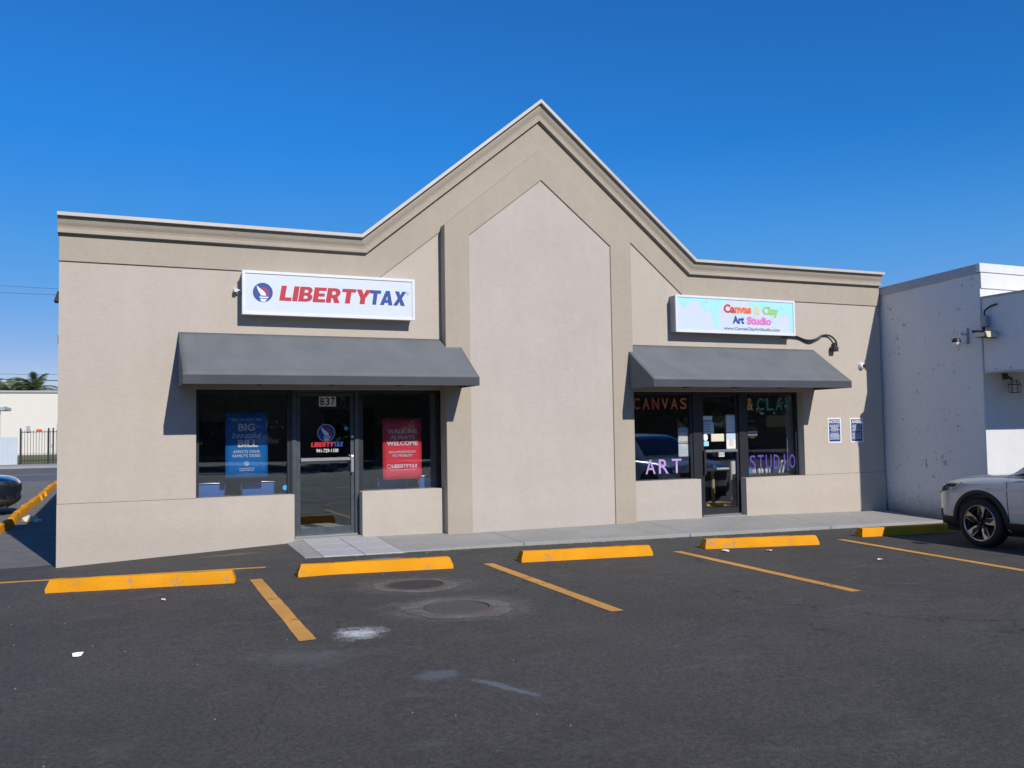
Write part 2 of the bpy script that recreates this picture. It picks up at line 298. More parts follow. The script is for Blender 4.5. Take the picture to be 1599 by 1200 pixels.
# ------------------------------------------------------------------ mesh helpers
def tag(o, label=None, cat=None, group=None, kind=None):
    if label: o['label'] = label
    if cat: o['category'] = cat
    if group: o['group'] = group
    if kind: o['kind'] = kind
    return o
def empty(name, loc=(0, 0, 0), rz=0.0, label=None, cat=None, group=None, parent=None):
    o = bpy.data.objects.new(name, None); col.objects.link(o); o.location = loc; o.rotation_euler = (0, 0, rz); o.empty_display_size = 0.2
    if parent: o.parent = parent
    return tag(o, label, cat, group)
def link(name, me, mat, parent=None, smooth=False, loc=None):
    if mat is not None and not me.materials: me.materials.append(M[mat] if isinstance(mat, str) else mat)
    if smooth:
        for p in me.polygons: p.use_smooth = True
    o = bpy.data.objects.new(name, me); col.objects.link(o)
    if parent:
        o.parent = parent
        # geometry is written in world space: undo the parents' own placement
        if loc is None:
            mw = Matrix.Identity(4); q = parent
            while q: mw = q.matrix_parent_inverse @ Matrix.Translation(q.location) @ q.rotation_euler.to_matrix().to_4x4() @ mw; q = q.parent
            if mw != Matrix.Identity(4): o.matrix_parent_inverse = mw.inverted()
    if loc is not None: o.location = loc
    return o
class MB:
    def __init__(s): s.v = []; s.f = []
    def add(s, vs, fs):
        n = len(s.v); s.v += [tuple(v) for v in vs]; s.f += [tuple(i + n for i in f) for f in fs]; return s
    def box(s, x0, x1, y0, y1, z0, z1):
        return s.add([(x0,y0,z0),(x1,y0,z0),(x1,y1,z0),(x0,y1,z0),(x0,y0,z1),(x1,y0,z1),(x1,y1,z1),(x0,y1,z1)],
                     [(0,3,2,1),(4,5,6,7),(0,1,5,4),(1,2,6,5),(2,3,7,6),(3,0,4,7)])
    def hexa(s, b, t):   # 4 bottom + 4 top corners
        return s.add(list(b) + list(t), [(0,3,2,1),(4,5,6,7),(0,1,5,4),(1,2,6,5),(2,3,7,6),(3,0,4,7)])
    def prism(s, poly, y0, y1):   # polygon in xz, extruded along y; y0 is the front
        n = len(poly); a = sum(poly[i][0]*poly[(i+1)%n][1]-poly[(i+1)%n][0]*poly[i][1] for i in range(n))
        if a < 0: poly = poly[::-1]
        vs = [(x, y0, z) for x, z in poly] + [(x, y1, z) for x, z in poly]
        return s.add(vs, [tuple(range(n)), tuple(range(2*n-1, n-1, -1))] + [(i, i+n, (i+1)%n+n, (i+1)%n) for i in range(n)])
    def tube(s, pts, r, n=8, caps=True):
        pts = [Vector(p) for p in pts]; rings = []
        rr = r if isinstance(r, (list, tuple)) else [r]*len(pts)
        up = None
        for i, p in enumerate(pts):
            d = (pts[min(i+1, len(pts)-1)] - pts[max(i-1, 0)]).normalized()
            if up is None: up = Vector((0,0,1)) if abs(d.z) < .9 else Vector((1,0,0))
            a = d.cross(up).normalized(); b = a.cross(d).normalized(); up = b
            rings.append([p + (a*math.cos(t*2*math.pi/n) + b*math.sin(t*2*math.pi/n))*rr[i] for t in range(n)])
        vs = [v for q in rings for v in q]; fs = []
        for i in range(len(pts)-1):
            for t in range(n): fs.append((i*n+t, i*n+(t+1)%n, (i+1)*n+(t+1)%n, (i+1)*n+t))
        if caps: fs += [tuple(range(n-1, -1, -1)), tuple(range((len(pts)-1)*n, len(pts)*n))]
        return s.add(vs, fs)
    def lathe(s, prof, c=(0,0,0), axis='z', n=24, closed=False):
        vs = []; fs = []; k = len(prof)
        for t in range(n):
            a = 2*math.pi*t/n
            for r, h in prof:
                if axis == 'z': vs.append((c[0]+r*math.cos(a), c[1]+r*math.sin(a), c[2]+h))
                elif axis == 'y': vs.append((c[0]+r*math.cos(a), c[1]+h, c[2]+r*math.sin(a)))
                else: vs.append((c[0]+h, c[1]+r*math.cos(a), c[2]+r*math.sin(a)))
        for t in range(n):
            for i in range(k if closed else k-1):
                j = (i+1) % k; u = (t+1) % n
                fs.append((t*k+i, u*k+i, u*k+j, t*k+j))
        return s.add(vs, fs)
    def mesh(s, name):
        me = bpy.data.meshes.new(name); me.from_pydata(s.v, [], s.f); me.validate()
        bm = bmesh.new(); bm.from_mesh(me); bmesh.ops.recalc_face_normals(bm, faces=bm.faces); bm.to_mesh(me); bm.free(); me.update(); return me
    def build(s, name, mat, parent=None, smooth=False, bevel=0.0, seg=1, loc=None, angle=40):
        me = s.mesh(name)
        if bevel:
            bm = bmesh.new(); bm.from_mesh(me)
            es = [e for e in bm.edges if len(e.link_faces) == 2 and e.calc_face_angle(0) > R(25)]
            bmesh.ops.bevel(bm, geom=es, offset=bevel, segments=seg, affect='EDGES', profile=0.6); bm.to_mesh(me); bm.free()
        o = link(name, me, mat, parent, smooth, loc)
        if smooth:
            try: me.set_sharp_from_angle(angle=R(angle))
            except Exception: pass
        return o
def text(name, body, x0, x1, z0, z1, y, mat, parent, bold=0.0, shear=0.0, thick=0.0015, fit=True, spacing=1.0):
    cu = bpy.data.curves.new(name, 'FONT'); cu.body = body; cu.size = 1.0; cu.offset = bold; cu.shear = shear; cu.extrude = 0.0; cu.resolution_u = 3; cu.space_character = spacing
    ob = bpy.data.objects.new(name, cu); col.objects.link(ob)
    dg = bpy.context.evaluated_depsgraph_get(); me = bpy.data.meshes.new_from_object(ob.evaluated_get(dg))
    bpy.data.objects.remove(ob); bpy.data.curves.remove(cu)
    xs = [v.co.x for v in me.vertices]; ys = [v.co.y for v in me.vertices]
    ax, bx, ay, by = min(xs), max(xs), min(ys), max(ys)
    for v in me.vertices:
        v.co = Vector((x0 + (v.co.x-ax)/(bx-ax)*(x1-x0), y, z0 + (v.co.y-ay)/(by-ay)*(z1-z0)))
    me.materials.clear(); me.update()
    return link(name, me, mat, parent)
def _arc(cx, cy, rx, ry, a0, a1, n=8): return [(cx+rx*math.cos(R(a0+(a1-a0)*i/n)), cy+ry*math.sin(R(a0+(a1-a0)*i/n))) for i in range(n+1)]
GLYPH = {
 'L': (.66, [[(0,0),(.66,0),(.66,.23),(.29,.23),(.29,1),(0,1)]]),
 'I': (.29, [[(0,0),(.29,0),(.29,1),(0,1)]]),
 'E': (.70, [[(0,0),(.70,0),(.70,.22),(.29,.22),(.29,.395),(.63,.395),(.63,.605),(.29,.605),(.29,.78),(.69,.78),(.69,1),(0,1)]]),
 'T': (.80, [[(.255,0),(.545,0),(.545,.77),(.80,.77),(.80,1),(0,1),(0,.77),(.255,.77)]]),
 'Y': (.88, [[(.295,0),(.585,0),(.585,.40),(.88,1),(.57,1),(.44,.66),(.31,1),(0,1),(.295,.40)]]),
 'A': (.94, [[(0,0),(.30,0),(.345,.16),(.595,.16),(.64,0),(.94,0),(.62,1),(.32,1)], [(.405,.37),(.535,.37),(.47,.66)]]),
 'X': (.90, [[(0,0),(.32,0),(.45,.27),(.58,0),(.90,0),(.61,.51),(.88,1),(.57,1),(.45,.75),(.33,1),(.02,1),(.29,.51)]]),
 'B': (.76, [[(0,0),(.46,0)]+_arc(.46,.285,.30,.285,-90,50)+[(.60,.525)]+_arc(.45,.755,.26,.245,-35,90)+[(0,1)], [(.28,.20),(.28,.405),(.43,.405)]+_arc(.43,.3025,.07,.1025,90,-90,5), [(.28,.60),(.28,.80),(.42,.80)]+_arc(.42,.70,.065,.10,90,-90,5)]),
 'R': (.80, [[(0,0),(.29,0),(.29,.33),(.36,.33),(.49,0),(.80,0),(.62,.40)]+_arc(.46,.685,.30,.315,-55,90)+[(0,1)], [(.29,.545),(.29,.785),(.43,.785)]+_arc(.43,.665,.075,.12,90,-90,5)]),
}
def block(word, x0, x1, z0, z1, y, mat, parent, shear=.14, gap=.045):
    cu = bpy.data.curves.new('lettering', 'CURVE'); cu.dimensions = '2D'; cu.fill_mode = 'BOTH'; x = 0.0
    for ch in word:
        w, loops = GLYPH[ch]
        for lp in loops:
            sp = cu.splines.new('POLY'); sp.points.add(len(lp)-1); sp.use_cyclic_u = True
            for q, (a, b) in zip(sp.points, lp): q.co = (x+a+shear*b, b, 0, 1)
        x += w + (gap if ch != 'T' else .02)
    ob = bpy.data.objects.new('lettering', cu); col.objects.link(ob)
    dg = bpy.context.evaluated_depsgraph_get(); me = bpy.data.meshes.new_from_object(ob.evaluated_get(dg))
    bpy.data.objects.remove(ob); bpy.data.curves.remove(cu)
    xs = [v.co.x for v in me.vertices]; ax, bx = min(xs), max(xs)
    for v in me.vertices: v.co = Vector((x0+(v.co.x-ax)/(bx-ax)*(x1-x0), y, z0+v.co.y*(z1-z0)))
    me.materials.clear(); me.update()
    return link('lettering', me, mat, parent)
def flat(name, poly, y, mat, parent):     # thin printed patch in the xz plane
    return MB().prism(poly, y, y + 0.0012).build(name, mat, parent)
def disc(cx, cz, r, n=28, a0=0.0, a1=2*math.pi, rz=None):
    return [(cx + r*math.cos(a0+(a1-a0)*i/n), cz + (rz or r)*math.sin(a0+(a1-a0)*i/n)) for i in range(n if abs(a1-a0) > 6.28 else n+1)]

# ------------------------------------------------------------------ ground heights
def sm(t): t = max(0.0, min(1.0, t)); return t*t*(3-2*t)
def A(x, y):
    xx = min(max(x, -2), 18)
    b = -.145-.0172*(xx-6) if xx >= 3 else -.0934-.012*(3-xx)
    if y < -1.4: b += .006*(max(y, -30)+1.4)
    w = -.19+.13*min(max(x/3.1, 0), 1)
    if x > 3.3: 
        q = b - .05*sm((y+1.4)/.3)
        if x > 4.0: return q
        t = sm((y+1.4)/1.4); k = sm((x-3.3)/.7)
        return (b*(1-t)+(w-.06)*t)*(1-k) + q*k
    t = sm((y+1.4)/1.4)
    return b*(1-t)+(w - .06*sm((x-3.05)/.2))*t
def axis(parts):
    out = []
    for a, b, st in parts:
        n = max(1, round((b-a)/st)); out += [a+(b-a)*i/n for i in range(n)]
    return out + [parts[-1][1]]
XS = axis([(-120, -12, 18), (-12, -2, 2), (-2, 5, .25), (5, 18, .5), (18, 30, 3), (30, 130, 20)])
YS = axis([(-90, -30, 12), (-30, -12, 1.5), (-12, -3, .5), (-3, .5, .2), (.5, 4, .7), (4, 27, 3)])
g = MB(); nx = len(XS)
g.v = [(x, y, A(x, y) if y <= .5 else (A(x, .5))) for y in YS for x in XS]
g.f = [(j*nx+i, j*nx+i+1, (j+1)*nx+i+1, (j+1)*nx+i) for j in range(len(YS)-1) for i in range(nx-1)]
lot = g.build('parking_lot', 'asphalt', smooth=True); tag(lot, kind='structure')
tag(MB().add([(-2500,-2500,-.75),(2500,-2500,-.75),(2500,2500,-.75),(-2500,2500,-.75)], [(0,1,2,3)]).build('ground', 'grass'), kind='structure')
def sheet(name, x0, x1, y0, y1, z, mat, kind='structure'):
    o = MB().add([(x0,y0,z),(x1,y0,z),(x1,y1,z),(x0,y1,z)], [(0,1,2,3)]).build(name, mat)
    return tag(o, kind=kind)
sheet('road', -120, 130, 27, 44.5, -.192, 'road')
pv = MB().box(-120, 130, 44.5, 48.5, -.5, -.07).build('far_pavement', 'concrete'); tag(pv, kind='structure')
sheet('grass_verge', -120, 130, 48.5, 140, -.10, 'grass')

# painted stall lines (parts of the lot): follow the surface 4 mm above it
def strip(p0, p1, w, z=0.004, n=14, name='stall_line', mat='line_yellow'):
    a, b = Vector(p0), Vector(p1); d = (b-a).normalized(); s = Vector((-d.y, d.x))*w/2; mb = MB()
    for i in range(n+1):
        c = a.lerp(b, i/n)
        for q in (c-s, c+s):
            j = random.uniform(-.004, .004)
            mb.v.append((q.x+j, q.y+j, A(q.x, q.y)+z))
    mb.f = [(2*i, 2*i+2, 2*i+3, 2*i+1) for i in range(n)]
    return mb.build(name, mat, lot)
strip((2.165, -2.80), (2.120, -6.02), .135)
strip((4.985, -2.87), (4.945, -6.10), .135)
strip((7.825, -2.83), (7.765, -6.19), .135)
strip((10.95, -2.66), (10.68, -5.95), .135)
strip((-1.2, -1.29), (2.40, -1.98), .10, n=30)
for k, yy in enumerate((12.2, 15.0, 17.8, 20.6, 23.4)):
    strip((-6.5, yy), (-1.9, yy), .10, 0.006)

# ------------------------------------------------------------------ sidewalk with slabs and tiles
def zw(x):
    P = [(2.9, -.012), (4.1, -.035), (5.5, -.060), (8.9, -.066), (11.3, -.100), (14.9, -.178)]
    for (a, p), (b, q) in zip(P, P[1:]):
        if x <= b: return p + (q-p)*(x-a)/(b-a)
    return P[-1][1]
def S(x, y): 
    t = min(1, -y/1.42); return zw(x)*(1-t) + (A(x, -1.42)+.012+.033*sm((x-4.2)/2.5))*t
sw = MB()
xs = [3.19, 4.3, 5.5, 7, 9, 11, 13, 14.74]
for a, b in zip(xs, xs[1:]):
    bt = lambda x, y, d: (x, y, S(x, y)-d)
    sw.hexa([bt(a,-1.385,.3), bt(b,-1.385,.3), bt(b,.45,.3), bt(a,.45,.3)], [bt(a,-1.385,.012), bt(b,-1.385,.012), bt(b,.45,.012), bt(a,.45,.012)])
swo = sw.build('sidewalk', 'joint'); tag(swo, kind='structure')
def slab(xa, xb, ya, yb, name='slab', mat='concrete', lift=0.0, par=None, skew=0.0):
    q = lambda x, y, d: (x, y, S(x, y)-d+lift)
    sx = xa - skew
    return MB().hexa([q(sx,ya,.2), q(xb,ya,.2), q(xb,yb,.2), q(xa,yb,.2)], [q(sx,ya,0), q(xb,ya,0), q(xb,yb,0), q(xa,yb,0)]).build(name, mat, par or swo, bevel=.006)
for a, b in ((4.33, 6.145), (6.155, 9.045), (9.055, 11.945), (11.955, 14.73)):
    slab(a, b, -1.42, -.0 if a < 5 else .0)
pe = lambda y: (A(2.97, y)+.007)
MB().hexa([(2.97,-1.5,-.4),(3.20,-1.5,-.4),(3.20,0,-.4),(3.0,0,-.4)], [(2.97,-1.5,pe(-1.5)),(3.20,-1.5,S(3.2,-1.5)),(3.20,0,S(3.2,0)),(3.0,0,pe(0))]).build('pad_edge', 'concrete', swo)
for i in range(2):
    for j in range(3):
        x0 = 3.21 + i*.56; y1 = -.01 - j*.50
        slab(x0, x0+.552, y1-.492, y1, 'tile', 'tile', .002)
for a, b, y0, y1 in ((10.30, 11.29, .0, .2), (3.115, 4.11, .0, .2)):
    q = S(a, 0)
    MB().box(a, b, y0+.002, y1+.25, q-.2, q+.001).build('threshold_slab', 'concrete', swo)

# ------------------------------------------------------------------ the shop building
shop = empty('shop_building', (7.4, 0, -.2), 0, 'beige stucco shop building with a tall central gable and two storefronts', 'building')
Wp = [(0,-.6),(1.745,-.6),(1.745,2.185),(5.45,2.185),(5.45,-.6),(8.835,-.6),(8.835,2.175),(12.70,2.175),(12.70,-.6),(14.72,-.6),(14.72,4.45),(10.25,4.45),(7.19,6.95),(4.11,4.45),(0,4.45)]
MB().prism(Wp, 0, .26).build('wall', 'field', shop)
def base_course(x0, x1, zt, j0, j1):
    MB().box(x0, x1, -.005, .245, -.6, zt-.004).build('base_course', 'field', shop)
    MB().box(j0, j1, -.0035, .01, zt-.0035, zt+.005).build('control_joint', 'joint_taupe', shop)
base_course(-.002, 3.11, .645, .0, 1.744)
MB().box(4.115, 5.46, -.03, .245, -.6, .64).build('knee_wall', 'field', shop, bevel=.008)
MB().box(8.823, 10.29, -.03, .245, -.6, .605).build('knee_wall', 'panel', shop, bevel=.008)
base_course(11.30, 14.73, .59, 12.70, 14.73)
band = [(-.004,4.43),(4.12,4.43),(7.19,6.93),(10.24,4.43),(14.724,4.43),(14.724,3.90),(10.0,3.90),(7.25,6.16),(4.40,3.90),(-.004,3.90)]
MB().prism(band, -.022, .10).build('frieze_band', 'taupe', shop, bevel=.004)
fr = [(5.49,-.6),(5.49,4.83),(7.22,6.25),(8.945,4.83),(8.945,-.6),(8.535,-.6),(8.535,4.69),(7.222,5.72),(5.91,4.69),(5.91,-.6)]
PJ = lambda P, d: [(.68+(x-.68)*(1-d/13.37), z if z < 0 else 1.53+(z-1.53)*(1-d/13.37)) for x, z in P]
MB().prism(PJ(fr, .2), -.20, .08).build('gable_frame', 'taupe', shop, bevel=.006)
MB().prism(PJ([(5.90,-.59),(5.90,4.70),(7.222,5.735),(8.545,4.70),(8.545,-.59)], .2), -.178, .07).build('gable_panel', 'panel', shop)
def sweep(path, prof, name, mat):
    pts = [Vector(p) for p in path]; segs = [(b-a).normalized() for a, b in zip(pts, pts[1:])]; nn = [Vector((d.y, -d.x)) for d in segs]
    mb = MB(); k = len(prof)
    for i, p in enumerate(pts):
        if i == 0: mt = nn[0]
        elif i == len(pts)-1: mt = nn[-1]
        else: mt = (nn[i-1]+nn[i])/(1+nn[i-1].dot(nn[i]))
        mb.v += [(p.x+mt.x*d, y, p.y+mt.y*d) for d, y in prof]
    for i in range(len(pts)-1):
        for j in range(k): mb.f.append((i*k+j, i*k+(j+1)%k, (i+1)*k+(j+1)%k, (i+1)*k+j))
    mb.f += [tuple(range(k)), tuple(range((len(pts)-1)*k, len(pts)*k))]
    return mb.build(name, mat, shop)
path = PJ([(-.03, 4.572), (4.147, 4.572), (7.252, 7.112), (10.339, 4.578), (14.92, 4.60)], .16)
sweep(path, [(0, -.17), (.048, -.17), (.048, .30), (0, .30)], 'coping', 'coping')
path2 = PJ([(-.028, 4.572), (4.147, 4.572), (7.252, 7.112), (10.339, 4.578), (14.90, 4.60)], .16)
sweep(path2, [(.046, -.115), (.09, -.112), (.13, -.095), (.17, -.072), (.205, -.062), (.222, -.062), (.226, -.085), (.262, -.085), (.268, -.018), (.268, .2), (.046, .2)], 'cornice_moulding', 'taupe')
# body of the building behind the front
MB().box(.02, 14.70, 8.5, 24, -.6, 2.8).box(.02, .22, .262, 8.5, -.6, 2.8).box(14.5, 14.70, .262, 8.5, -.6, 2.8).build('rear_walls', 'field', shop)
MB().box(-.02, 14.74, .262, 24.05, 2.80, 2.92).build('roof', 'roof', shop)
# rooms
MB().box(.225, 14.49, .47, 8.49, -.4, -.02).build('room_floor', 'room_floor', shop)
MB().box(.225, 14.49, 6.3, 6.4, -.01, 2.78).build('room_wall', 'room_wall', shop)
MB().box(7.6, 7.75, .262, 6.29, -.01, 2.78).build('partition', 'room_wall', shop)
MB().box(.225, 7.59, .30, 6.29, 2.45, 2.5).box(7.76, 14.49, .30, 6.29, 2.45, 2.5).build('room_ceiling', 'room_wall', shop)
MB().box(4.9, 6.0, 6.25, 6.30, 0, 2.05).build('inner_door', 'wood_dark', shop)
MB().box(2.0, 3.0, 6.26, 6.30, 1.1, 1.8).build('wall_picture', 'room_dark', shop)

def window(x0, x1, z0, z1, y=.17, fw_=.05):
    w = MB().box(x0, x0+fw_, y, y+.08, z0, z1).box(x1-fw_, x1, y, y+.08, z0, z1).box(x0+fw_, x1-fw_, y, y+.08, z0, z0+.035).box(x0+fw_, x1-fw_, y, y+.08, z1-fw_, z1).build('window', 'dark_metal', shop)
    MB().box(x0+fw_-.01, x1-fw_+.01, y+.036, y+.042, z0+.03, z1-fw_+.01).build('pane', 'glass', w)
    return w
w1 = window(1.747, 3.09, .612, 2.183)
w2 = window(4.135, 5.448, .607, 2.183)
w3 = window(8.838, 10.27, .572, 2.173)
w4 = window(11.46, 12.697, .557, 2.173)
def door(x0, x1, zb, z1, st, y=.15, dm='door_metal'):
    d = MB().box(x0, x0+.06, y, y+.11, zb, z1).box(x1-.06, x1, y, y+.11, zb, z1).box(x0+.06, x1-.06, y, y+.11, z1-.038, z1).build('door', dm, shop)
    a, b, t, bt = x0+.065, x1-.065, z1-.042, zb+.012
    MB().box(a, a+st, y+.03, y+.075, bt, t).box(b-st, b, y+.03, y+.075, bt, t).box(a+st, b-st, y+.03, y+.075, t-.042, t).box(a+st, b-st, y+.03, y+.075, bt, bt+.11).build('leaf_frame', dm, d, bevel=.003)
    MB().box(a+st-.01, b-st+.01, y+.05, y+.056, bt+.1, t-.035).build('pane', 'glass', d)
    MB().box(x0+.03, x1-.03, y-.03, y+.13, zb-.012, zb+.012).build('threshold', 'alu', d, bevel=.003)
    return d, a, b, t, bt
d1, a1, b1, t1, bt1 = door(3.112, 4.113, .0, 2.183, .055)
MB().box(a1+.055, b1-.055, .130, .178, 1.115, 1.16).build('push_bar', 'alu', d1, bevel=.004)
MB().box(b1-.07, b1-.02, .10, .178, .93, 1.19).build('pull_handle', 'alu', d1, bevel=.01, seg=2)
MB().lathe([(0, -.012), (.022, -.010), (.024, 0), (.024, .02)], (b1-.03, .172, 1.47), 'y', 14).build('lock_cylinder', 'alu', d1, smooth=True)
MB().box(3.09, 3.113, .15, .255, .0, 2.183).box(4.112, 4.136, .15, .255, .0, 2.183).build('mullion', 'dark_metal', shop)
d2, a2, b2, t2, bt2 = door(10.40, 11.36, -.07, 2.173, .055, dm='dark_metal')
MB().box(a2+.055, b2-.055, .130, .178, 1.07, 1.115).build('push_bar', 'alu', d2, bevel=.004)
MB().box(a2+.0, a2+.045, .10, .178, .66, 1.10).build('pull_handle', 'black', d2, bevel=.01, seg=2)
MB().box(10.27, 10.40, .15, .255, -.07, 2.173).box(11.36, 11.46, .15, .255, -.07, 2.173).build('mullion', 'dark_metal', shop)
MB().box(10.272, 11.458, .262, .30, 1.98, 2.18).build('transom_bar', 'dark_metal', shop)

# lettering on the glass (parts of the door and windows)
GY = .203 - .006
MB().box(3.518, 3.775, .192, .1955, 1.935, 2.085).build('number_plate', 'logo_white', d1)
for k, ch in enumerate('837'): text('number', ch, 3.533+k*.083, 3.593+k*.083, 1.950, 2.070, .190, 'ink', d1, .012)
def emblem(cx, cz, r, y, par, ring='logo_white', fill='logo_blue', flame='logo_red', white='logo_white'):
    if ring: flat('emblem_ring', disc(cx, cz, r*1.06), y, ring, par)
    flat('emblem_disc', disc(cx, cz, r), y-.0015, fill, par)
    T = lambda P: [(cx+r*a, cz+r*b) for a, b in P]
    flat('emblem_flame', T([(-.20,.30),(.05,.58),(.32,.42),(.55,.18),(.66,-.10),(.58,-.34),(.40,-.34),(.48,-.05),(.30,.15),(.05,.26)]), y-.003, flame, par)
    flat('emblem_torch', T([(-.64,.72),(-.30,.42),(.02,.20),(.26,-.05),(.34,-.34),(-.20,-.34),(-.30,-.12),(-.44,.10),(-.56,.38)]), y-.0045, white, par)
    flat('emblem_bar', T([(-.36,-.44),(.58,-.44),(.52,-.58),(-.30,-.58)]), y-.003, white, par)
    flat('emblem_handle', T([(-.30,-.66),(.44,-.66),(.20,-.96),(-.16,-.96)]), y-.003, white, par)
emblem(3.625, 1.535, .125, GY, d1)
block('LIBERTY', 3.395, 3.742, 1.325, 1.395, GY, 'logo_red', d1)
block('TAX', 3.740, 3.885, 1.325, 1.395, GY, 'logo_blue', d1)
text('lettering', '941-729-1100', 3.475, 3.808, 1.240, 1.294, GY, 'logo_white', d1, .008)
for cx, cz, p in ((3.93, 1.60, d1),): flat('round_sticker', disc(cx, cz, .032, 18), GY, 'sticker_blue', p)
flat('round_sticker', disc(3.012, .735, .038, 18), .203, 'sticker_blue', w1)
def letters(word, xs0, wdt, z0, z1, y, mats, par, bold=.03, gap=None):
    n = len(word); step = wdt/n
    for k, ch in enumerate(word):
        g_ = step*(.42 if ch == 'I' else .13)
        text('letter', ch, xs0+k*step+g_, xs0+(k+1)*step-g_, z0, z1, y, mats[k % len(mats)], par, bold)
letters('CANVAS', 9.02, 1.19, 1.86, 2.065, .203, ['w_red','w_red','w_red','w_orange','w_orange','w_orange'], w3, .012)
letters('ART', 9.24, .83, .715, .97, .203, ['w_lilac'], w3, .004)
text('letter', '&', 11.535, 11.675, 1.83, 2.06, .203, 'w_yellow', w4, .02)
letters('CLAY', 11.74, .88, 1.83, 2.06, .203, ['w_teal'], w4, .012)
letters('STUDIO', 11.535, 1.13, .72, .99, .203, ['w_violet'], w4, .006)
MB().box(10.80, 10.925, .124, .1285, .985, 1.062).build('number_plate', 'logo_white', d2)
for k, ch in enumerate('839'): text('number', ch, 10.808+k*.039, 10.838+k*.039, .997, 1.052, .1225, 'ink', d2, .012)

# awnings
def awning(x0, x1, label):
    o = empty('awning', ((x0+x1)/2, 0, 2.2), 0, label, 'awning', 'canvas awnings over the storefronts')
    yb, yf, zt, zf, zv = .0, -.95, 2.985, 2.335, 2.205
    nxx, nyy = 44, 12; mb = MB()
    for j in range(nyy+1):
        for i in range(nxx+1):
            u, v = i/nxx, j/nyy
            sag = .022*math.sin(math.pi*v)*(.25+.75*abs(math.sin(u*math.pi*4))) + .003*math.sin(u*23+v*5)*math.sin(v*math.pi)
            mb.v.append((x0+(x1-x0)*u, yb+(yf-yb)*v, zt+(zf-zt)*v-sag))
    mb.f = [(j*(nxx+1)+i, (j+1)*(nxx+1)+i, (j+1)*(nxx+1)+i+1, j*(nxx+1)+i+1) for j in range(nyy) for i in range(nxx)]
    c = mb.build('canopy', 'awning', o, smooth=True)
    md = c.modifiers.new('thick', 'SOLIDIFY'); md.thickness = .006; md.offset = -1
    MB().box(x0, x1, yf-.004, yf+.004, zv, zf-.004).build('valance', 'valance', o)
    MB().box(x0-.002, x1+.002, yf-.008, yf-.004, zf-.012, zf+.002).build('seam', 'awning', o)
    for x, s in ((x0, 1), (x1, -1)):
        a, b = x, x+s*.006
        MB().add([(a,yb,zt-.004),(a,yf+.005,zf-.004),(a,yf+.005,zv),(a,yb,zv),(b,yb,zt-.004),(b,yf+.005,zf-.004),(b,yf+.005,zv),(b,yb,zv)],
                 [(0,1,2,3),(4,7,6,5),(0,4,5,1),(1,5,6,2),(2,6,7,3),(3,7,4,0)]).build('end_panel', 'awning', o)
    f = MB(); k = 4
    f.tube([(x0+.02, yf+.03, zv+.02), (x1-.02, yf+.03, zv+.02)], .014, 6)
    for i in range(k+1):
        x = x0+.03+(x1-x0-.06)*i/k; f.tube([(x, yb-.22, zv+.03), (x, yf+.03, zv+.03)], .013, 6); f.tube([(x, yb-.22, zt-.20), (x, yf+.03, zf-.05)], .013, 6)
    f.build('frame', 'dark_metal', o)
    return o
awning(1.505, 5.675, 'charcoal canvas awning over the left storefront with the red and blue posters')
awning(8.735, 12.99, 'charcoal canvas awning over the right storefront with the painted window letters')

# ------------------------------------------------------------------ sign boxes
def cabinet(x0, x1, z0, z1, label, face):
    o = empty('sign_box', ((x0+x1)/2, 0, z0), 0, label, 'sign', 'illuminated box signs on the front')
    MB().box(x0+.012, x1-.012, -.185, -.004, z0+.012, z1-.012).build('cabinet', 'grey_box' if face != 'sign_face' else 'white_paint', o)
    t = .042
    MB().box(x0, x0+t, -.212, -.18, z0, z1).box(x1-t, x1, -.212, -.18, z0, z1).box(x0+t, x1-t, -.212, -.18, z0, z0+t).box(x0+t, x1-t, -.212, -.18, z1-t, z1).build('face_frame', 'white_paint', o, bevel=.003)
    MB().box(x0+t-.005, x1-t+.005, -.199, -.186, z0+t-.005, z1-t+.005).build('face', face, o)
    return o
s1 = cabinet(2.346, 4.918, 3.242, 3.880, 'white box sign with big red and blue lettering and torch emblem', 'sign_face')
emblem(2.635, 3.570, .140, -.2005, s1, None)
block('LIBERTY', 2.865, 4.240, 3.462, 3.682, -.2015, 'logo_red', s1)
block('TAX', 4.215, 4.785, 3.462, 3.682, -.2015, 'logo_blue', s1)
text('trademark', 'R', 4.796, 4.812, 3.645, 3.662, -.2015, 'grey_print', s1, .0)
MB().lathe([(.018, -.001), (.022, -.001), (.022, .001), (.018, .001)], (4.804, -.2005, 3.6535), 'y', 18, True).build('trademark_ring', 'grey_print', s1)
MB().tube([(2.36, -.08, 3.60), (2.27, -.08, 3.60)], .014, 8).box(2.25, 2.30, -.10, -.005, 3.575, 3.625).build('bracket', 'alu', s1)
s2 = cabinet(9.71, 12.385, 3.212, 3.875, 'pale blue box sign with dripping paint pattern and multicoloured lettering', 'sign_face_blue')
fy = -.2005; X0, X1, Z0, Z1 = 9.755, 12.34, 3.257, 3.832
def SX(u): return X0+(X1-X0)*u
def SZ(v): return Z1-(Z1-Z0)*v
def drip(seed_pts, mat='aqua_print', y=fy):
    P = []
    for i in range(len(seed_pts)-1):
        (u0, v0), (u1, v1) = seed_pts[i], seed_pts[i+1]
        for k in range(8):
            t = k/8; s = t*t*(3-2*t); P.append((SX(u0+(u1-u0)*t), SZ(v0+(v1-v0)*s)))
    P.append((SX(seed_pts[-1][0]), SZ(seed_pts[-1][1])))
    flat('paint_drip', [(SX(seed_pts[0][0]), SZ(0))] + P + [(SX(seed_pts[-1][0]), SZ(0))], y, mat, s2)
drip([(0,.12),(.03,.20),(.06,.30),(.09,.22),(.13,.10),(.17,.07),(.20,.24),(.23,.42),(.265,.36),(.29,.46),(.31,.93),(.335,.93),(.345,.35),(.36,.24),(.39,.14),(.41,.02)])
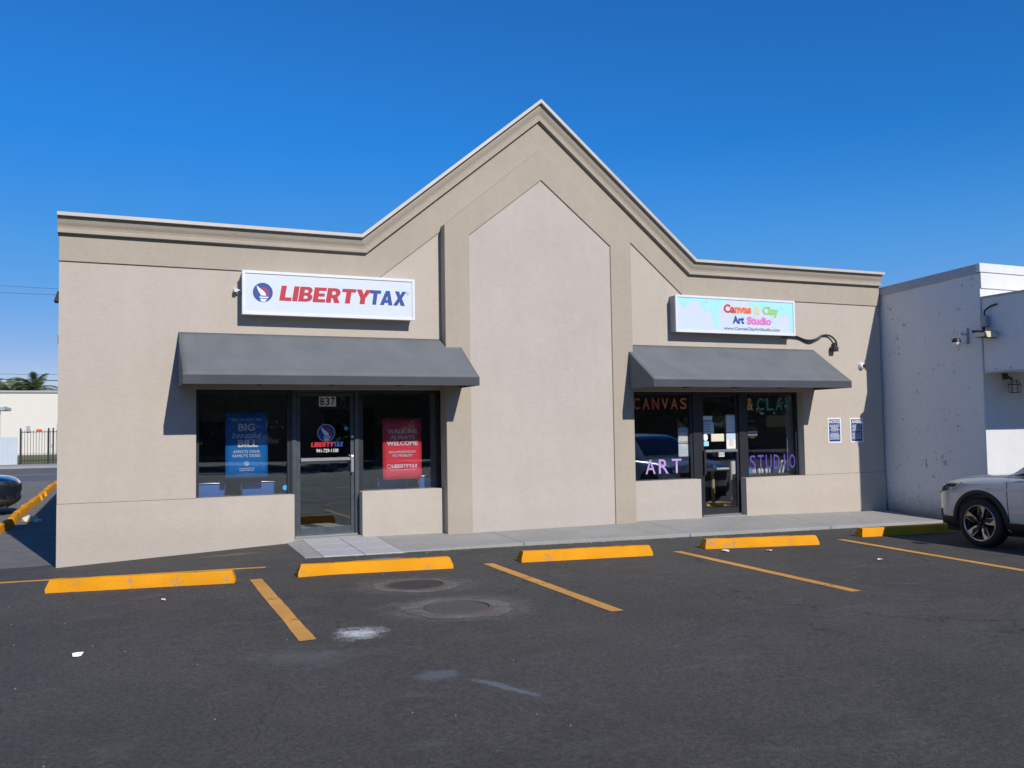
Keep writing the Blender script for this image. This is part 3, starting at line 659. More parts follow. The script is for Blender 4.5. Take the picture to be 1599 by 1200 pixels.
drip([(.60,.02),(.62,.20),(.66,.42),(.70,.30),(.74,.22),(.80,.20),(.84,.34),(.87,.46),(.90,.42),(.95,.36),(.97,.55),(.975,.95),(.995,.95),(1.0,.40)])
flat('paint_drop', disc(SX(.815), SZ(.56), .022, 16, rz=.075), fy-.0012, 'aqua_print', s2)
for u, v in ((.25,.10),(.91,.16)):
    MB().tube([(SX(u)-.05, fy-.002, SZ(v-.03)), (SX(u)-.025, fy-.002, SZ(v+.02)), (SX(u)+.025, fy-.002, SZ(v+.02)), (SX(u)+.05, fy-.002, SZ(v-.03))], .004, 5).build('paint_gleam', 'logo_white', s2)
ty = fy-.003
cc = ['t_red','t_red','t_orange','t_orange','t_orange','t_orange']
def word(w, u0, u1, v0, v1, mats, bold=.02):
    # set each letter with its own colour, keep the font's own advance
    full = text('lettering', w, SX(u0), SX(u1), SZ(v1), SZ(v0), ty, mats[0], s2, bold)
    for mm in mats[1:]: full.data.materials.append(M[mm])
    n = len(mats)
    for p in full.data.polygons: p.material_index = max(0, min(n-1, int((p.center.x-SX(u0))/(SX(u1)-SX(u0))*n)))
word('Canvas', .385, .625, .14, .42, ['t_red', 't_red', 't_orange', 't_orange', 't_orange'], .05)
word('&', .655, .70, .14, .42, ['t_yellow'], .02)
word('Clay', .725, .87, .15, .50, ['t_green'], .05)
word('Art', .46, .56, .50, .75, ['t_navy'], .05)
word('Studio', .585, .80, .50, .76, ['t_pink'], .05)
word('www.CanvasClayArtStudio.com', .385, .875, .85, .98, ['grey_print'], .022)

# cable from the sign to a small spot, wall camera, left wall light
cb = empty('sign_cable', (12.9, 0, 3.2), 0, 'black sagging cable running from the pale blue sign to a small fixture', 'cable')
def spline(P, n=8):
    out = []; P = [Vector(p) for p in P]
    for i in range(len(P)-1):
        p0, p1, p2, p3 = P[max(i-1,0)], P[i], P[i+1], P[min(i+2, len(P)-1)]
        for k in range(n):
            t = k/n; out.append(.5*((2*p1)+(p2-p0)*t+(2*p0-5*p1+4*p2-p3)*t*t+(3*p1-p0-3*p2+p3)*t**3))
    return out + [P[-1]]
MB().tube(spline([(12.18,-.09,3.19),(12.36,-.05,3.215),(12.52,-.03,3.235),(12.80,-.03,3.165),(13.02,-.03,3.185),(13.20,-.03,3.265),(13.38,-.04,3.265),(13.50,-.06,3.17),(13.52,-.07,3.06)]), .017, 7).build('cable', 'ink', cb, smooth=True)
MB().tube(spline([(12.40,-.04,3.215),(12.62,-.025,3.19),(12.86,-.025,3.115),(13.05,-.025,3.165),(13.18,-.03,3.235)]), .012, 6).build('cable', 'ink', cb, smooth=True)
sp = empty('wall_spot', (13.46, -.06, 2.95), 0, 'small dark fixture hanging at the end of the sign cable', 'light fixture')
MB().tube([(13.48,-.05,3.13),(13.475,-.06,3.04)], .028, 10).build('neck', 'ink', sp, smooth=True)
MB().hexa([(13.40,-.13,2.955),(13.51,-.13,2.955),(13.51,-.02,2.955),(13.40,-.02,2.955)], [(13.39,-.12,3.05),(13.52,-.12,3.05),(13.52,-.015,3.05),(13.39,-.015,3.05)]).build('housing', 'ink', sp, bevel=.008)
sc = empty('security_camera', (14.19, 0, 2.68), 0, 'small white round security camera on the beige wall near its shadowed end', 'camera')
MB().lathe([(.0,-.075),(.04,-.072),(.060,-.055),(.068,-.02),(.070,0)], (14.19, 0, 2.69), 'y', 22).build('housing', 'white_paint', sc, smooth=True)
MB().lathe([(.0,-.105),(.022,-.098),(.036,-.082),(.040,-.066)], (14.205, 0, 2.69), 'y', 18).build('lens', 'ink', sc, smooth=True)
wl = MB().hexa([(-.065,.06,3.36),(-.0,.06,3.36),(-.0,.26,3.36),(-.065,.26,3.36)], [(-.02,.06,3.50),(-.0,.06,3.50),(-.0,.26,3.50),(-.02,.26,3.50)]).build('wall_light', 'ink', bevel=.006); tag(wl, 'small black wedge light on the far left edge of the shop wall', 'light fixture')

# notices on the wall
def notice(x0, x1, z0, z1, head, label, seed):
    o = empty('notice_sign', ((x0+x1)/2, 0, z0), 0, label, 'sign', 'blue notices on the wall')
    MB().box(x0, x1, -.006, -.001, z0, z1).build('plate', 'logo_white', o)
    MB().box(x0+.028, x1-.028, -.0075, -.0055, z0+.028, z1-.028).build('blue_field', 'notice_blue', o)
    text('heading', head, x0+.038, x1-.038, z1-.105, z1-.045, -.0085, 'logo_white', o, .03)
    rnd = random.Random(seed); mb = MB(); z = z1-.135
    for r in range(12):
        if r == 6: z -= .022
        w = (x1-x0-.085)*rnd.choice((1, .95, .85, .7)); xa = (x0+x1)/2-w/2; e = xa+w
        while xa < e-.01:
            l = min(rnd.uniform(.02, .06), e-xa); mb.box(xa, xa+l, -.0088, -.0074, z-.010, z); xa += l+.006
        z -= .0225
    mb.build('small_print', 'logo_white', o)['kind'] = 'stuff'
notice(13.285, 13.62, 1.185, 1.67, 'NOTICE', 'blue notice plate with white border reading NOTICE on the wall', 3)
notice(13.85, 14.185, 1.185, 1.665, 'AVISO', 'blue notice plate with white border reading AVISO at the shadow edge', 5)

# ------------------------------------------------------------------ posters and papers in the windows
PY = .235
def sheet_paper(name, x0, x1, z0, z1, y, mat, label, cat, curl=.0, group=None):
    o = empty(name, ((x0+x1)/2, y, z0), 0, label, cat, group)
    n = 8; mb = MB()
    for j in range(n+1):
        for i in range(n+1):
            u, v = i/n, j/n
            mb.v.append((x0+(x1-x0)*u, y + curl*(.5-abs(u-.5))*math.sin(v*4+u)*.5 , z0+(z1-z0)*v))
    mb.f = [(j*(n+1)+i, j*(n+1)+i+1, (j+1)*(n+1)+i+1, (j+1)*(n+1)+i) for j in range(n) for i in range(n)]
    b = mb.build('sheet', mat, o, smooth=True); md = b.modifiers.new('t', 'SOLIDIFY'); md.thickness = .001; md.offset = 1
    return o
pb = sheet_paper('window_poster', 2.165, 2.765, .905, 1.850, PY, 'poster_blue', 'blue poster with white lettering hung in the left window', 'poster', .006)
def pt(par, x0, x1, z1, z0): 
    px0, px1, pz1, pz0 = par
    return lambda name, body, u0, u1, v0, v1, mat, o, bold=.02, shear=0: text(name, body, px0+(px1-px0)*u0, px0+(px1-px0)*u1, pz1-(pz1-pz0)*v1, pz1-(pz1-pz0)*v0, PY-.008, mat, o, bold, shear)
B = pt((2.165, 2.765, 1.850, .905), 0, 0, 0, 0)
B('lettering', 'ASK US HOW THE', .15, .85, .088, .128, 'logo_white', pb, .006)
B('lettering', 'BIG', .30, .70, .17, .285, 'logo_white', pb, .035)
B('lettering', 'beautiful', .15, .85, .30, .395, 'logo_white', pb, .004, .35)
B('lettering', 'BILL', .29, .77, .42, .535, 'logo_white', pb, .04)
B('lettering', 'AFFECTS YOUR', .18, .81, .583, .627, 'logo_white', pb, .012)
B('lettering', "FAMILY'S TAXES", .17, .82, .645, .69, 'logo_white', pb, .012)
MB().lathe([(.026, -.001), (.034, -.001), (.034, .001), (.026, .001)], (2.165+.6*.495, PY-.008, 1.85-.945*.79), 'y', 22, True).build('emblem_ring', 'logo_white', pb)
flat('emblem_flame', [(2.165+.297+a*.03, 1.85-.945*.79+b*.03) for a, b in [(-.6,.6),(0,.5),(.5,.1),(.4,-.6),(-.2,-.6),(0,-.1)]], PY-.009, 'logo_white', pb)
B('lettering', 'YOUR TRUSTED TAX', .32, .68, .855, .874, 'logo_white', pb, .02)
B('lettering', 'EXPERTS FOR LIFE', .33, .67, .884, .903, 'logo_white', pb, .02)
pr = sheet_paper('window_poster', 4.512, 5.145, .790, 1.742, PY, 'poster_red', 'red poster with white lettering hung in the window right of the left door', 'poster', .006)
C = pt((4.512, 5.145, 1.742, .790), 0, 0, 0, 0)
C('lettering', 'WALK-INS', .12, .88, .175, .250, 'logo_white', pr, .02)
C('lettering', 'ALWAYS', .19, .82, .275, .345, 'logo_white', pr, .02)
C('lettering', 'WELCOME', .10, .90, .370, .445, 'logo_white', pr, .03)
C('lettering', 'NO APPOINTMENT?', .16, .84, .532, .573, 'logo_white', pr, .012)
C('lettering', 'NO PROBLEM!', .25, .75, .590, .630, 'logo_white', pr, .012)
block('LIBERTYTAX', 4.512+.633*.22, 4.512+.633*.89, 1.742-.952*.812, 1.742-.952*.755, PY-.008, 'logo_white', pr)
MB().lathe([(.026, -.001), (.034, -.001), (.034, .001), (.026, .001)], (4.512+.633*.155, PY-.008, 1.742-.952*.785), 'y', 22, True).build('emblem_ring', 'logo_white', pr)
C('lettering', 'YOUR TRUSTED TAX EXPERTS FOR LIFE', .18, .82, .838, .852, 'logo_white', pr, .02)
# papers in the art shop
def lines(o, x0, x1, z0, z1, y, n, mat, seed=1, fill=.8):
    r = random.Random(seed); mb = MB(); st = (z1-z0)/n
    for k in range(n): mb.box(x0, x0+(x1-x0)*r.uniform(fill-.25, fill+.15), y-.001, y, z0+k*st+st*.35, z0+k*st+st*.65)
    mb.build('print', mat, o)
a = sheet_paper('paper_notice', 10.0, 10.225, 1.235, 1.53, PY, 'paper', 'upper white flyer taped inside the CANVAS window', 'paper'); MB().box(10.005, 10.22, PY-.003, PY-.002, 1.44, 1.525).build('print_block', 'paper_blue', a); lines(a, 10.02, 10.21, 1.25, 1.29, PY-.002, 2, 't_orange', 2)
a = sheet_paper('paper_notice', 10.0, 10.262, 1.0, 1.228, PY, 'paper', 'lower plain white sheet taped inside the CANVAS window', 'paper'); lines(a, 10.03, 10.23, 1.05, 1.20, PY-.002, 6, 'paper_blue', 3)
DY = .192
a = sheet_paper('paper_notice', 10.515, 10.725, 1.60, 1.735, DY, 'paper', 'small pale sheet at the top left of the right door', 'paper'); MB().box(10.53, 10.71, DY-.003, DY-.002, 1.63, 1.665).build('print_block', 'sticker_blue', a)
a = sheet_paper('paper_notice', 10.488, 10.755, 1.405, 1.615, DY-.003, 'paper_blue', 'pale blue opening hours sheet on the left of the right door', 'paper'); lines(a, 10.50, 10.74, 1.43, 1.60, DY-.005, 4, 'grey_print', 4, .85)
a = tag(MB().prism(disc(10.565, 1.343, .052, 24, rz=.066), DY-.002, DY).build('round_sticker', 'paper'), 'white oval sticker on the right door above a small blue card', 'sticker')
tag(MB().box(10.505, 10.632, DY-.001, DY, 1.185, 1.27).build('card', 'teal_print'), 'small light blue card stuck low on the right door', 'card')
a = sheet_paper('paper_notice', 10.69, 10.98, 1.262, 1.405, DY, 'paper_yellow', 'cream card in the middle of the right door', 'paper'); lines(a, 10.70, 10.97, 1.27, 1.39, DY-.002, 4, 'pot_white', 6)
a = sheet_paper('paper_notice', 11.03, 11.245, 1.435, 1.755, DY, 'paper_blue', 'upper pale blue sheet on the right side of the right door', 'paper'); lines(a, 11.045, 11.23, 1.45, 1.74, DY-.002, 8, 'paper', 7)
a = sheet_paper('paper_notice', 11.03, 11.25, 1.115, 1.428, DY, 'paper', 'lower white and pink sheet on the right side of the right door', 'paper'); MB().box(11.05, 11.23, DY-.003, DY-.002, 1.30, 1.41).build('print_block', 'paper_blue', a); MB().box(11.09, 11.19, DY-.0035, DY-.0025, 1.17, 1.30).build('print_block', 'pale_pink', a)
wp = empty('welcome_plaque', (11.66, PY, 1.3), 0, 'round wooden plaque with a pale welcome band inside the STUDIO window', 'plaque')
MB().prism(disc(11.665, 1.43, .125, 28), PY, PY+.012).build('disc', 'wood_dark', wp)
MB().box(11.55, 11.78, PY-.004, PY-.001, 1.365, 1.44).build('band', 'pot_white', wp); text('lettering', 'welcome', 11.565, 11.76, 1.378, 1.425, PY-.006, 'grey_print', wp, .0, .3)
og = empty('hanging_sign', (10.86, .30, 1.5), 0, 'dark hanging wooden sign reading closed behind the right door', 'sign')
MB().box(10.75, 10.99, .23, .245, 1.50, 1.72).build('board', 'wood_dark', og); text('lettering', 'closed', 10.77, 10.97, 1.55, 1.62, .228, 'logo_white', og, .0, .2)
MB().tube([(10.76, .238, 1.72), (10.87, .238, 1.85), (10.98, .238, 1.72)], .004, 5).build('cord', 'beech', og)

# ------------------------------------------------------------------ indoor furniture
def waiting_chair(x, y, label):
    o = empty('waiting_chair', (x, y, -.02), 0, label, 'chair', 'blue waiting chairs backing onto the window')
    w = .235; f = MB()
    for s in (-1, 1):
        f.tube([(s*w, -.02, .83), (s*w, .0, .45), (s*w, -.04, 0)], .012, 8); f.tube([(s*w, .0, .45), (s*w, .44, .45), (s*w, .46, 0)], .012, 8)
    f.build('frame', 'chrome', o, smooth=True, loc=(0,0,0))
    MB().box(-w+.005, w-.005, -.045, .0, .50, .82).build('backrest', 'chair_blue', o, bevel=.02, seg=2, smooth=True, loc=(0,0,0))
    MB().tube([(-w-.005, -.045, .832), (0, -.06, .842), (w+.005, -.045, .832)], .010, 8).build('top_rail', 'chrome', o, smooth=True, loc=(0,0,0))
    MB().box(-w+.01, w-.01, .02, .44, .44, .51).build('seat', 'chair_blue', o, bevel=.02, seg=2, smooth=True, loc=(0,0,0))
waiting_chair(1.955, .55, 'blue chair with chrome frame at the far left of the left window')
waiting_chair(2.665, .55, 'blue chair with chrome frame directly below the blue poster')
waiting_chair(4.755, .55, 'blue chair with chrome frame directly below the red poster')
waiting_chair(5.42, .55, 'blue chair with chrome frame partly hidden right of the red poster')
dk = empty('desk', (3.6, 4.4, 0), 0, 'grey office desk deep inside the left shop', 'desk')
MB().box(2.8, 4.6, 4.1, 4.8, .70, .74).build('desk_top', 'room_wall', dk, bevel=.005)
MB().box(2.85, 2.9, 4.15, 4.75, -.02, .70).box(4.5, 4.55, 4.15, 4.75, -.02, .70).box(2.9, 4.5, 4.7, 4.73, .2, .70).build('desk_frame', 'room_dark', dk)
tb = empty('studio_table', (11.5, 1.25, 0), 0, 'pale table on a central post seen through the right door', 'table')
MB().box(11.10, 11.95, .95, 1.6, .70, .735).build('table_top', 'pot_white', tb, bevel=.006)
MB().tube([(11.5, 1.27, .0), (11.5, 1.27, .70)], .035, 12).build('post', 'beech', tb, smooth=True); MB().box(11.2, 11.8, 1.23, 1.31, -.02, .03).box(11.46, 11.54, 1.0, 1.55, -.02, .028).build('foot', 'beech', tb, bevel=.006)
tag(MB().box(11.35, 11.55, 1.05, 1.2, .737, .83).build('supply_box', 'logo_blue', bevel=.006), 'small blue box on the pale studio table', 'box')
ch = empty('studio_chair', (11.9, 1.0, 0), 0, 'pale wooden chair with a plum cloth behind the right door', 'chair')
for x, y, h in ((11.68,.72,.45),(12.02,.72,.45),(11.68,.92,.86),(12.02,.92,.86)): MB().tube([(x, y, -.02), (x, y, h)], .017, 8).build('leg', 'beech', ch, smooth=True)
MB().box(11.66, 12.04, .70, .94, .44, .47).build('seat', 'beech', ch, bevel=.008); MB().box(11.69, 12.01, .91, .935, .60, .86).build('backrest', 'pot_white', ch, bevel=.008)
MB().box(11.655, 11.66, .74, .90, .16, .50).build('cloth', 'plum', ch)
shf = empty('display_shelf', (12.2, .5, 0), 0, 'low dark display shelf inside the STUDIO window', 'shelf')
MB().box(11.56, 12.72, .36, .66, .60, .63).build('shelf_board', 'wood_dark', shf); MB().box(11.56, 11.60, .36, .66, -.02, .60).box(12.68, 12.72, .36, .66, -.02, .60).build('shelf_side', 'wood_dark', shf)
names = ['first','second','third','fourth','fifth','sixth']
for k in range(6):
    x = 11.80+k*.085
    tag(MB().lathe([(0,0),(.024,0),(.034,.03),(.030,.07),(.018,.085),(.022,.10),(0,.10)], (x, .45+.02*(k%2), .631), 'z', 14).build('pottery_figure', 'pot_white', smooth=True), '%s white pottery piece from the left on the shelf behind the STUDIO letters' % names[k], 'pottery', 'white pottery on the display shelf')
tag(MB().box(11.57, 11.66, .40, .48, .631, .86).build('carton', 'paper', bevel=.003), 'tall white carton at the left end of the display shelf', 'carton')
tag(MB().box(11.68, 11.78, .40, .48, .631, .74).build('carton', 'sticker_blue', bevel=.003), 'small blue carton on the display shelf', 'carton')
for k, x in enumerate((12.42, 12.50)):
    tag(MB().hexa([(x,.42,.631),(x+.035,.42,.631),(x+.035,.60,.631),(x,.60,.631)], [(x+.08,.42,.87),(x+.115,.42,.87),(x+.115,.60,.87),(x+.08,.60,.87)]).build('leaning_canvas', 'pot_white'), ('left' if k == 0 else 'right') + ' of two small white canvases leaning on the display shelf', 'canvas', 'leaning canvases')
us = empty('wall_shelf', (12.2, 1.9, 1.6), 0, 'narrow upper shelf with cups inside the STUDIO window', 'shelf')
MB().box(11.7, 13.0, 1.8, 2.0, 1.62, 1.65).build('shelf_board', 'pot_white', us); MB().box(11.75, 11.78, 1.82, 2.0, .0, 1.62).box(12.92, 12.95, 1.82, 2.0, .0, 1.62).build('upright', 'wood_dark', us)
for k in range(5):
    tag(MB().lathe([(0,0),(.04,0),(.05,.10),(.045,.10),(.036,.01),(0,.01)], (12.0+k*.15, 1.9, 1.651), 'z', 14).build('cup', 'pot_white', smooth=True), '%s white cup from the left on the upper shelf' % names[k], 'cup', 'cups on the upper shelf')
cl = tag(MB().box(12.60, 12.69, .36, .40, .66, 2.15).build('curtain_panel', 'grey_box', bevel=.01), 'pale vertical blind at the right edge of the STUDIO window', 'blind')

# ------------------------------------------------------------------ wheel stops
def stop(p0, p1, label, w=.17, h=.135, group='yellow wheel stops in front of the shops', name='wheel_stop', chip=0, zf=None):
    a, b = Vector(p0), Vector(p1); L = (b-a).length; d = (b-a).normalized(); n = Vector((-d.y, d.x))   # n points to the building
    zg = zf or A
    o = empty(name, (*((a+b)/2), min(zg(a.x,a.y), zg(b.x,b.y))), 0, label, 'wheel stop', group)
    mb = MB(); ns = 16; prof = [(0, 0), (.006, .045), (.028, h-.012), (.045, h), (w-.045, h), (w-.028, h-.012), (w-.006, .045), (w, 0)]; rnd = random.Random(label)
    for i in range(ns+1):
        t = i/ns; e = 0.0
        for (u, z) in prof:
            ex = (.055*max(0, (z-.05)/h)) if i in (0, ns) else 0
            c = a + d*(L*t + (ex if i == 0 else -ex if i == ns else 0)) + n*u
            j = rnd.uniform(-.0025, .0025) if z > 0 else 0
            mb.v.append((c.x+j, c.y+j, zg(a.x, a.y)*(1-t)+zg(b.x, b.y)*t + z + j - .004*(z == 0)))
    k = len(prof)
    for i in range(ns):
        for q in range(k-1): mb.f.append((i*k+q, (i+1)*k+q, (i+1)*k+q+1, i*k+q+1))
    mb.f += [tuple(range(k)), tuple(range(ns*k, ns*k+k))]
    mb.build('concrete_bar', 'curb_yellow', o, smooth=True, angle=30)
    for t in (.22, .78):
        c = a + d*L*t + n*w/2; z = zg(a.x, a.y)*(1-t)+zg(b.x, b.y)*t + h
        MB().lathe([(0, .002), (.016, .002), (.018, -.02)], (c.x, c.y, z), 'z', 10).build('anchor_pin', 'iron', o)
    return o
stop((.02, -2.457), (1.918, -2.922), 'yellow wheel stop nearest the left corner of the building')
stop((2.619, -2.932), (4.45, -3.064), 'yellow wheel stop in front of the left door, near the manholes')
stop((5.412, -2.954), (7.299, -3.055), 'yellow wheel stop in front of the blank gable panel')
stop((8.346, -2.788), (10.203, -3.027), 'chipped yellow wheel stop in front of the right door')
stop((11.512, -2.56), (13.60, -2.62), 'yellow wheel stop half shaded in front of the silver car')
names10 = ['nearest', 'second nearest', 'third nearest', 'fourth nearest', 'fifth nearest', 'sixth nearest', 'seventh nearest', 'eighth nearest', 'second farthest', 'farthest']
for k in range(10):
    y = 5.2+k*1.87; jx = random.uniform(-.05, .05)
    stop((-1.12+jx, y), (-1.12-jx*.6, y+1.80), '%s yellow kerb block in the row beside the left wall' % names10[k], group='yellow kerb blocks in the side alley', name='kerb_block', zf=lambda x, yy: A(x, .5))
rb = MB(); rnd = random.Random(4)
def rubble(cx, cy, cz, r, seed, sc=(1,1,1)):
    bm = bmesh.new(); bmesh.ops.create_icosphere(bm, subdivisions=1, radius=r); q = random.Random(seed)
    for v in bm.verts: v.co = Vector((v.co.x*sc[0], v.co.y*sc[1], v.co.z*sc[2]))*q.uniform(.7, 1.25)
    me = bpy.data.meshes.new('chunk'); bm.to_mesh(me); bm.free()
    for v in me.vertices: v.co += Vector((cx, cy, cz))
    return me
for k, (x, y, r, lb) in enumerate(((-.90, 7.55, .13, 'larger pale lump of broken concrete beside the alley kerb'), (-.72, 7.35, .07, 'smaller pale lump of broken concrete beside the alley kerb'))):
    tag(link('concrete_lump', rubble(x, y, A(x, .5)+r*.4, r, k, (1.3, 1, .7)), 'paper_yellow'), lb, 'rubble', 'concrete rubble in the alley')

# manhole covers, litter
for cx, cy, lb in ((3.66, -4.04, 'round iron manhole cover nearer to the left shop'), (3.645, -5.37, 'round iron manhole cover farther from the shop, ringed by sand')):
    z = A(cx, cy); o = empty('manhole_cover', (cx, cy, z), 0, lb, 'manhole', 'manhole covers in the lot')
    MB().lathe([(.292, .002), (.294, .014), (.318, .014), (.335, .003)], (cx, cy, z), 'z', 40).build('frame_ring', 'iron', o, smooth=True)
    MB().lathe([(0, .009), (.270, .009), (.286, .009), (.289, -.01)], (cx, cy, z), 'z', 40).build('lid', 'lid_black' if cy > -4.5 else 'lid_brown', o)
    q = random.Random(lb); cl_ = MB(); nn_ = 150; ro_ = .47 if cy > -4.5 else .53; ph = [q.uniform(0, 6.28) for _ in range(4)]
    for k_ in range(nn_):
        t_ = k_*2*math.pi/nn_; w_ = ro_*(1+.03*math.sin(2*t_+ph[0])+.03*math.sin(5*t_+ph[1])+.02*math.sin(11*t_+ph[2])+.015*math.sin(23*t_+ph[3])+q.uniform(-.035, .035))
        for r_, h_ in ((.33, .006), (.33+(w_-.33)*.6, .008), (w_, .0035)):
            px_, py_ = cx+r_*math.cos(t_), cy+r_*math.sin(t_)*.92; cl_.v.append((px_, py_, A(px_, py_)+h_))
    cl_.f = [(k_*3+i_, ((k_+1) % nn_)*3+i_, ((k_+1) % nn_)*3+i_+1, k_*3+i_+1) for k_ in range(nn_) for i_ in range(2)]
    cl_.build('mortar_collar', 'collar', o, smooth=True)
    bars = MB()
    for i in range(-4, 5):
        h = math.sqrt(max(0, .25**2-(i*.055)**2)); bars.box(cx+i*.055-.010, cx+i*.055+.010, cy-h, cy+h, z+.008, z+.0105)
    bars.build('tread_bars', 'lid_black' if cy > -4.5 else 'lid_brown', o)
for k, (x, y, r, lb) in enumerate(((.434, -5.617, .055, 'white paper scrap lying alone at the left of the lot'), (8.45, -3.10, .06, 'white paper scrap beside the chipped wheel stop'), (9.75, -4.6, .045, 'tiny white scrap in the right hand stall near the line'), (1.15, -3.62, .03, 'tiny pale leaf in front of the leftmost wheel stop'), (9.0, -3.35, .05, 'flattened pale leaf right of the white scrap'))):
    q = random.Random(k+11); mb = MB(); n = 9; z = A(x, y)
    mb.v = [(x, y, z+.03)] + [(x+r*q.uniform(.6, 1.2)*math.cos(i*2*math.pi/n), y+r*q.uniform(.6, 1.2)*math.sin(i*2*math.pi/n), z+q.uniform(.005, .03)) for i in range(n)]
    mb.f = [(0, 1+i, 1+(i+1) % n) for i in range(n)]
    tag(mb.build('paper_scrap', 'paper' if k < 3 else 'paper_yellow'), lb, 'litter', 'litter on the asphalt')
gv = MB(); q = random.Random(9)
for k in range(260):
    x, y = q.uniform(-.5, 12), q.uniform(-9.5, -1.9); r = q.choice((.003, .004, .006)); z = A(x, y)
    gv.add([(x-r,y-r,z),(x+r,y-r*.6,z),(x+r*.4,y+r,z),(x,y,z+r*1.3)], [(0,1,3),(1,2,3),(2,0,3)])
for k in range(260):
    x = q.uniform(3.2, 14); y = -1.50+q.gauss(0, .05); r = q.choice((.005, .008, .012)); z = A(x, y)
    gv.add([(x-r,y-r,z),(x+r,y-r*.6,z),(x+r*.4,y+r,z),(x,y,z+r*1.3)], [(0,1,3),(1,2,3),(2,0,3)])
tag(gv.build('grit', 'sandy'), 'scattered grit and pebbles on the dark asphalt', 'grit', kind='stuff')

# ------------------------------------------------------------------ white building on the right
wb = empty('white_building', (15, 0, -.3), 0, 'white painted masonry building with a projecting canopy on the right', 'building')
MB().hexa([(14.78,-2.242,-.7),(15.0,-2.242,-.7),(15.0,22,-.7),(14.78,22,-.7)], [(14.78,-2.242,4.20),(15.0,-2.242,4.20),(15.0,22,3.2),(14.78,22,3.2)]).build('side_wall', 'peel', wb)
MB().hexa([(14.755,-2.22,4.20),(15.05,-2.22,4.20),(15.05,22,3.2),(14.755,22,3.2)], [(14.755,-2.22,4.365),(15.05,-2.22,4.365),(15.05,22,3.36),(14.755,22,3.36)]).build('roof_edge', 'flashing', wb)
MB().box(14.783, 34, -2.258, -2.238, -.7, 4.20).build('front_wall', 'white_wall', wb)
MB().box(14.75, 34, -2.30, -2.222, 4.215, 4.375).build('cap', 'cap_white', wb, bevel=.004)
MB().box(14.79, 34, -2.282, -2.262, 3.93, 4.205).build('fascia_board', 'white_wall', wb)
MB().box(15.05, 34, -2.0, 22, 3.0, 3.1).build('roof', 'roof', wb)
MB().box(14.80, 34, -3.72, -2.262, 2.42, 3.75).build('canopy', 'cap_white', wb, bevel=.006)
MB().box(14.80-.012, 34, -3.735, -3.72, 3.72, 3.78).box(14.788, 14.80, -3.72, -2.26, 3.735, 3.775).box(14.785, 14.80, -3.72, -2.26, 2.40, 2.425).build('canopy_edge', 'flashing', wb)
for k in range(5): MB().lathe([(0,-.006),(.012,-.004),(.012,0)], (14.80, -2.5-k*.28, 2.47), 'x', 8).build('screw', 'iron', wb)
dc = empty('dome_camera', (14.7, -1.86, 2.95), 0, 'dome security camera hanging from a bracket on the shaded white wall', 'camera')
MB().tube([(14.775,-1.98,3.10),(14.72,-1.98,3.13),(14.60,-1.95,3.13),(14.575,-1.90,3.07)], .014, 8).tube([(14.775,-1.98,3.24),(14.76,-1.98,2.95)], .02, 6).build('bracket', 'grey_box', dc, smooth=True)
MB().lathe([(0,.075),(.05,.07),(.075,.03),(.078,0)], (14.575,-1.90,2.99), 'z', 20).build('housing', 'ink', dc, smooth=True)
MB().lathe([(.074,0),(.070,-.035),(.045,-.07),(0,-.085)], (14.575,-1.90,2.985), 'z', 20).build('dome', 'pot_white', dc, smooth=True)
fl = empty('flood_light', (14.66, -2.35, 3.1), 0, 'rectangular flood light below a grey box where wall and canopy meet', 'light fixture')
MB().box(14.69, 14.79, -2.42, -2.31, 3.22, 3.42).build('junction_box', 'grey_box', fl, bevel=.006)
MB().tube(spline([(14.74,-2.365,3.42),(14.74,-2.37,3.50),(14.76,-2.46,3.57),(14.78,-2.58,3.60)]), .016, 8).build('conduit', 'ink', fl, smooth=True)
MB().hexa([(14.50,-2.58,3.00),(14.76,-2.58,3.00),(14.76,-2.30,3.03),(14.50,-2.30,3.03)], [(14.47,-2.55,3.13),(14.78,-2.55,3.13),(14.78,-2.30,3.16),(14.47,-2.30,3.16)]).build('housing', 'ink', fl, bevel=.008)
MB().hexa([(14.485,-2.602,3.012),(14.745,-2.602,3.012),(14.745,-2.58,3.012),(14.485,-2.58,3.012)], [(14.475,-2.578,3.118),(14.755,-2.578,3.118),(14.755,-2.55,3.118),(14.475,-2.55,3.118)]).build('lens', 'lamp_lens', fl)
MB().box(14.478, 14.494, -2.55, -2.32, 3.03, 3.11).build('side_lens', 'lamp_lens', fl)
MB().tube([(14.72,-2.36,3.22),(14.70,-2.37,3.14)], .022, 8).build('knuckle', 'ink', fl, smooth=True)
cg = empty('cage_light', (15.35, -2.3, 2.1), 0, 'wire caged wall light under the canopy of the white building', 'light fixture')
MB().box(15.26, 15.36, -2.30, -2.25, 2.30, 2.41).build('plate', 'iron', cg, bevel=.004); MB().tube([(15.31,-2.30,2.36),(15.33,-2.40,2.30)], .022, 8).build('arm', 'iron', cg)
f = MB()
for i in range(6):
    t = i/6*2*math.pi; f.tube([(15.36+.05*math.cos(t), -2.42+.05*math.sin(t), 2.29), (15.36+.10*math.cos(t), -2.42+.10*math.sin(t), 2.20), (15.36+.09*math.cos(t), -2.42+.09*math.sin(t), 2.06)], .006, 5)
f.lathe([(.093,-.006),(.105,-.006),(.105,.006),(.093,.006)], (15.36,-2.42,2.20), 'z', 18, True); f.lathe([(.084,-.006),(.096,-.006),(.096,.006),(.084,.006)], (15.36,-2.42,2.06), 'z', 18, True)
f.build('cage', 'iron', cg); MB().lathe([(0,-.14),(.05,-.12),(.06,-.05),(.045,.02),(.03,.05)], (15.36,-2.42,2.24), 'z', 14).build('globe', 'clear', cg, smooth=True)

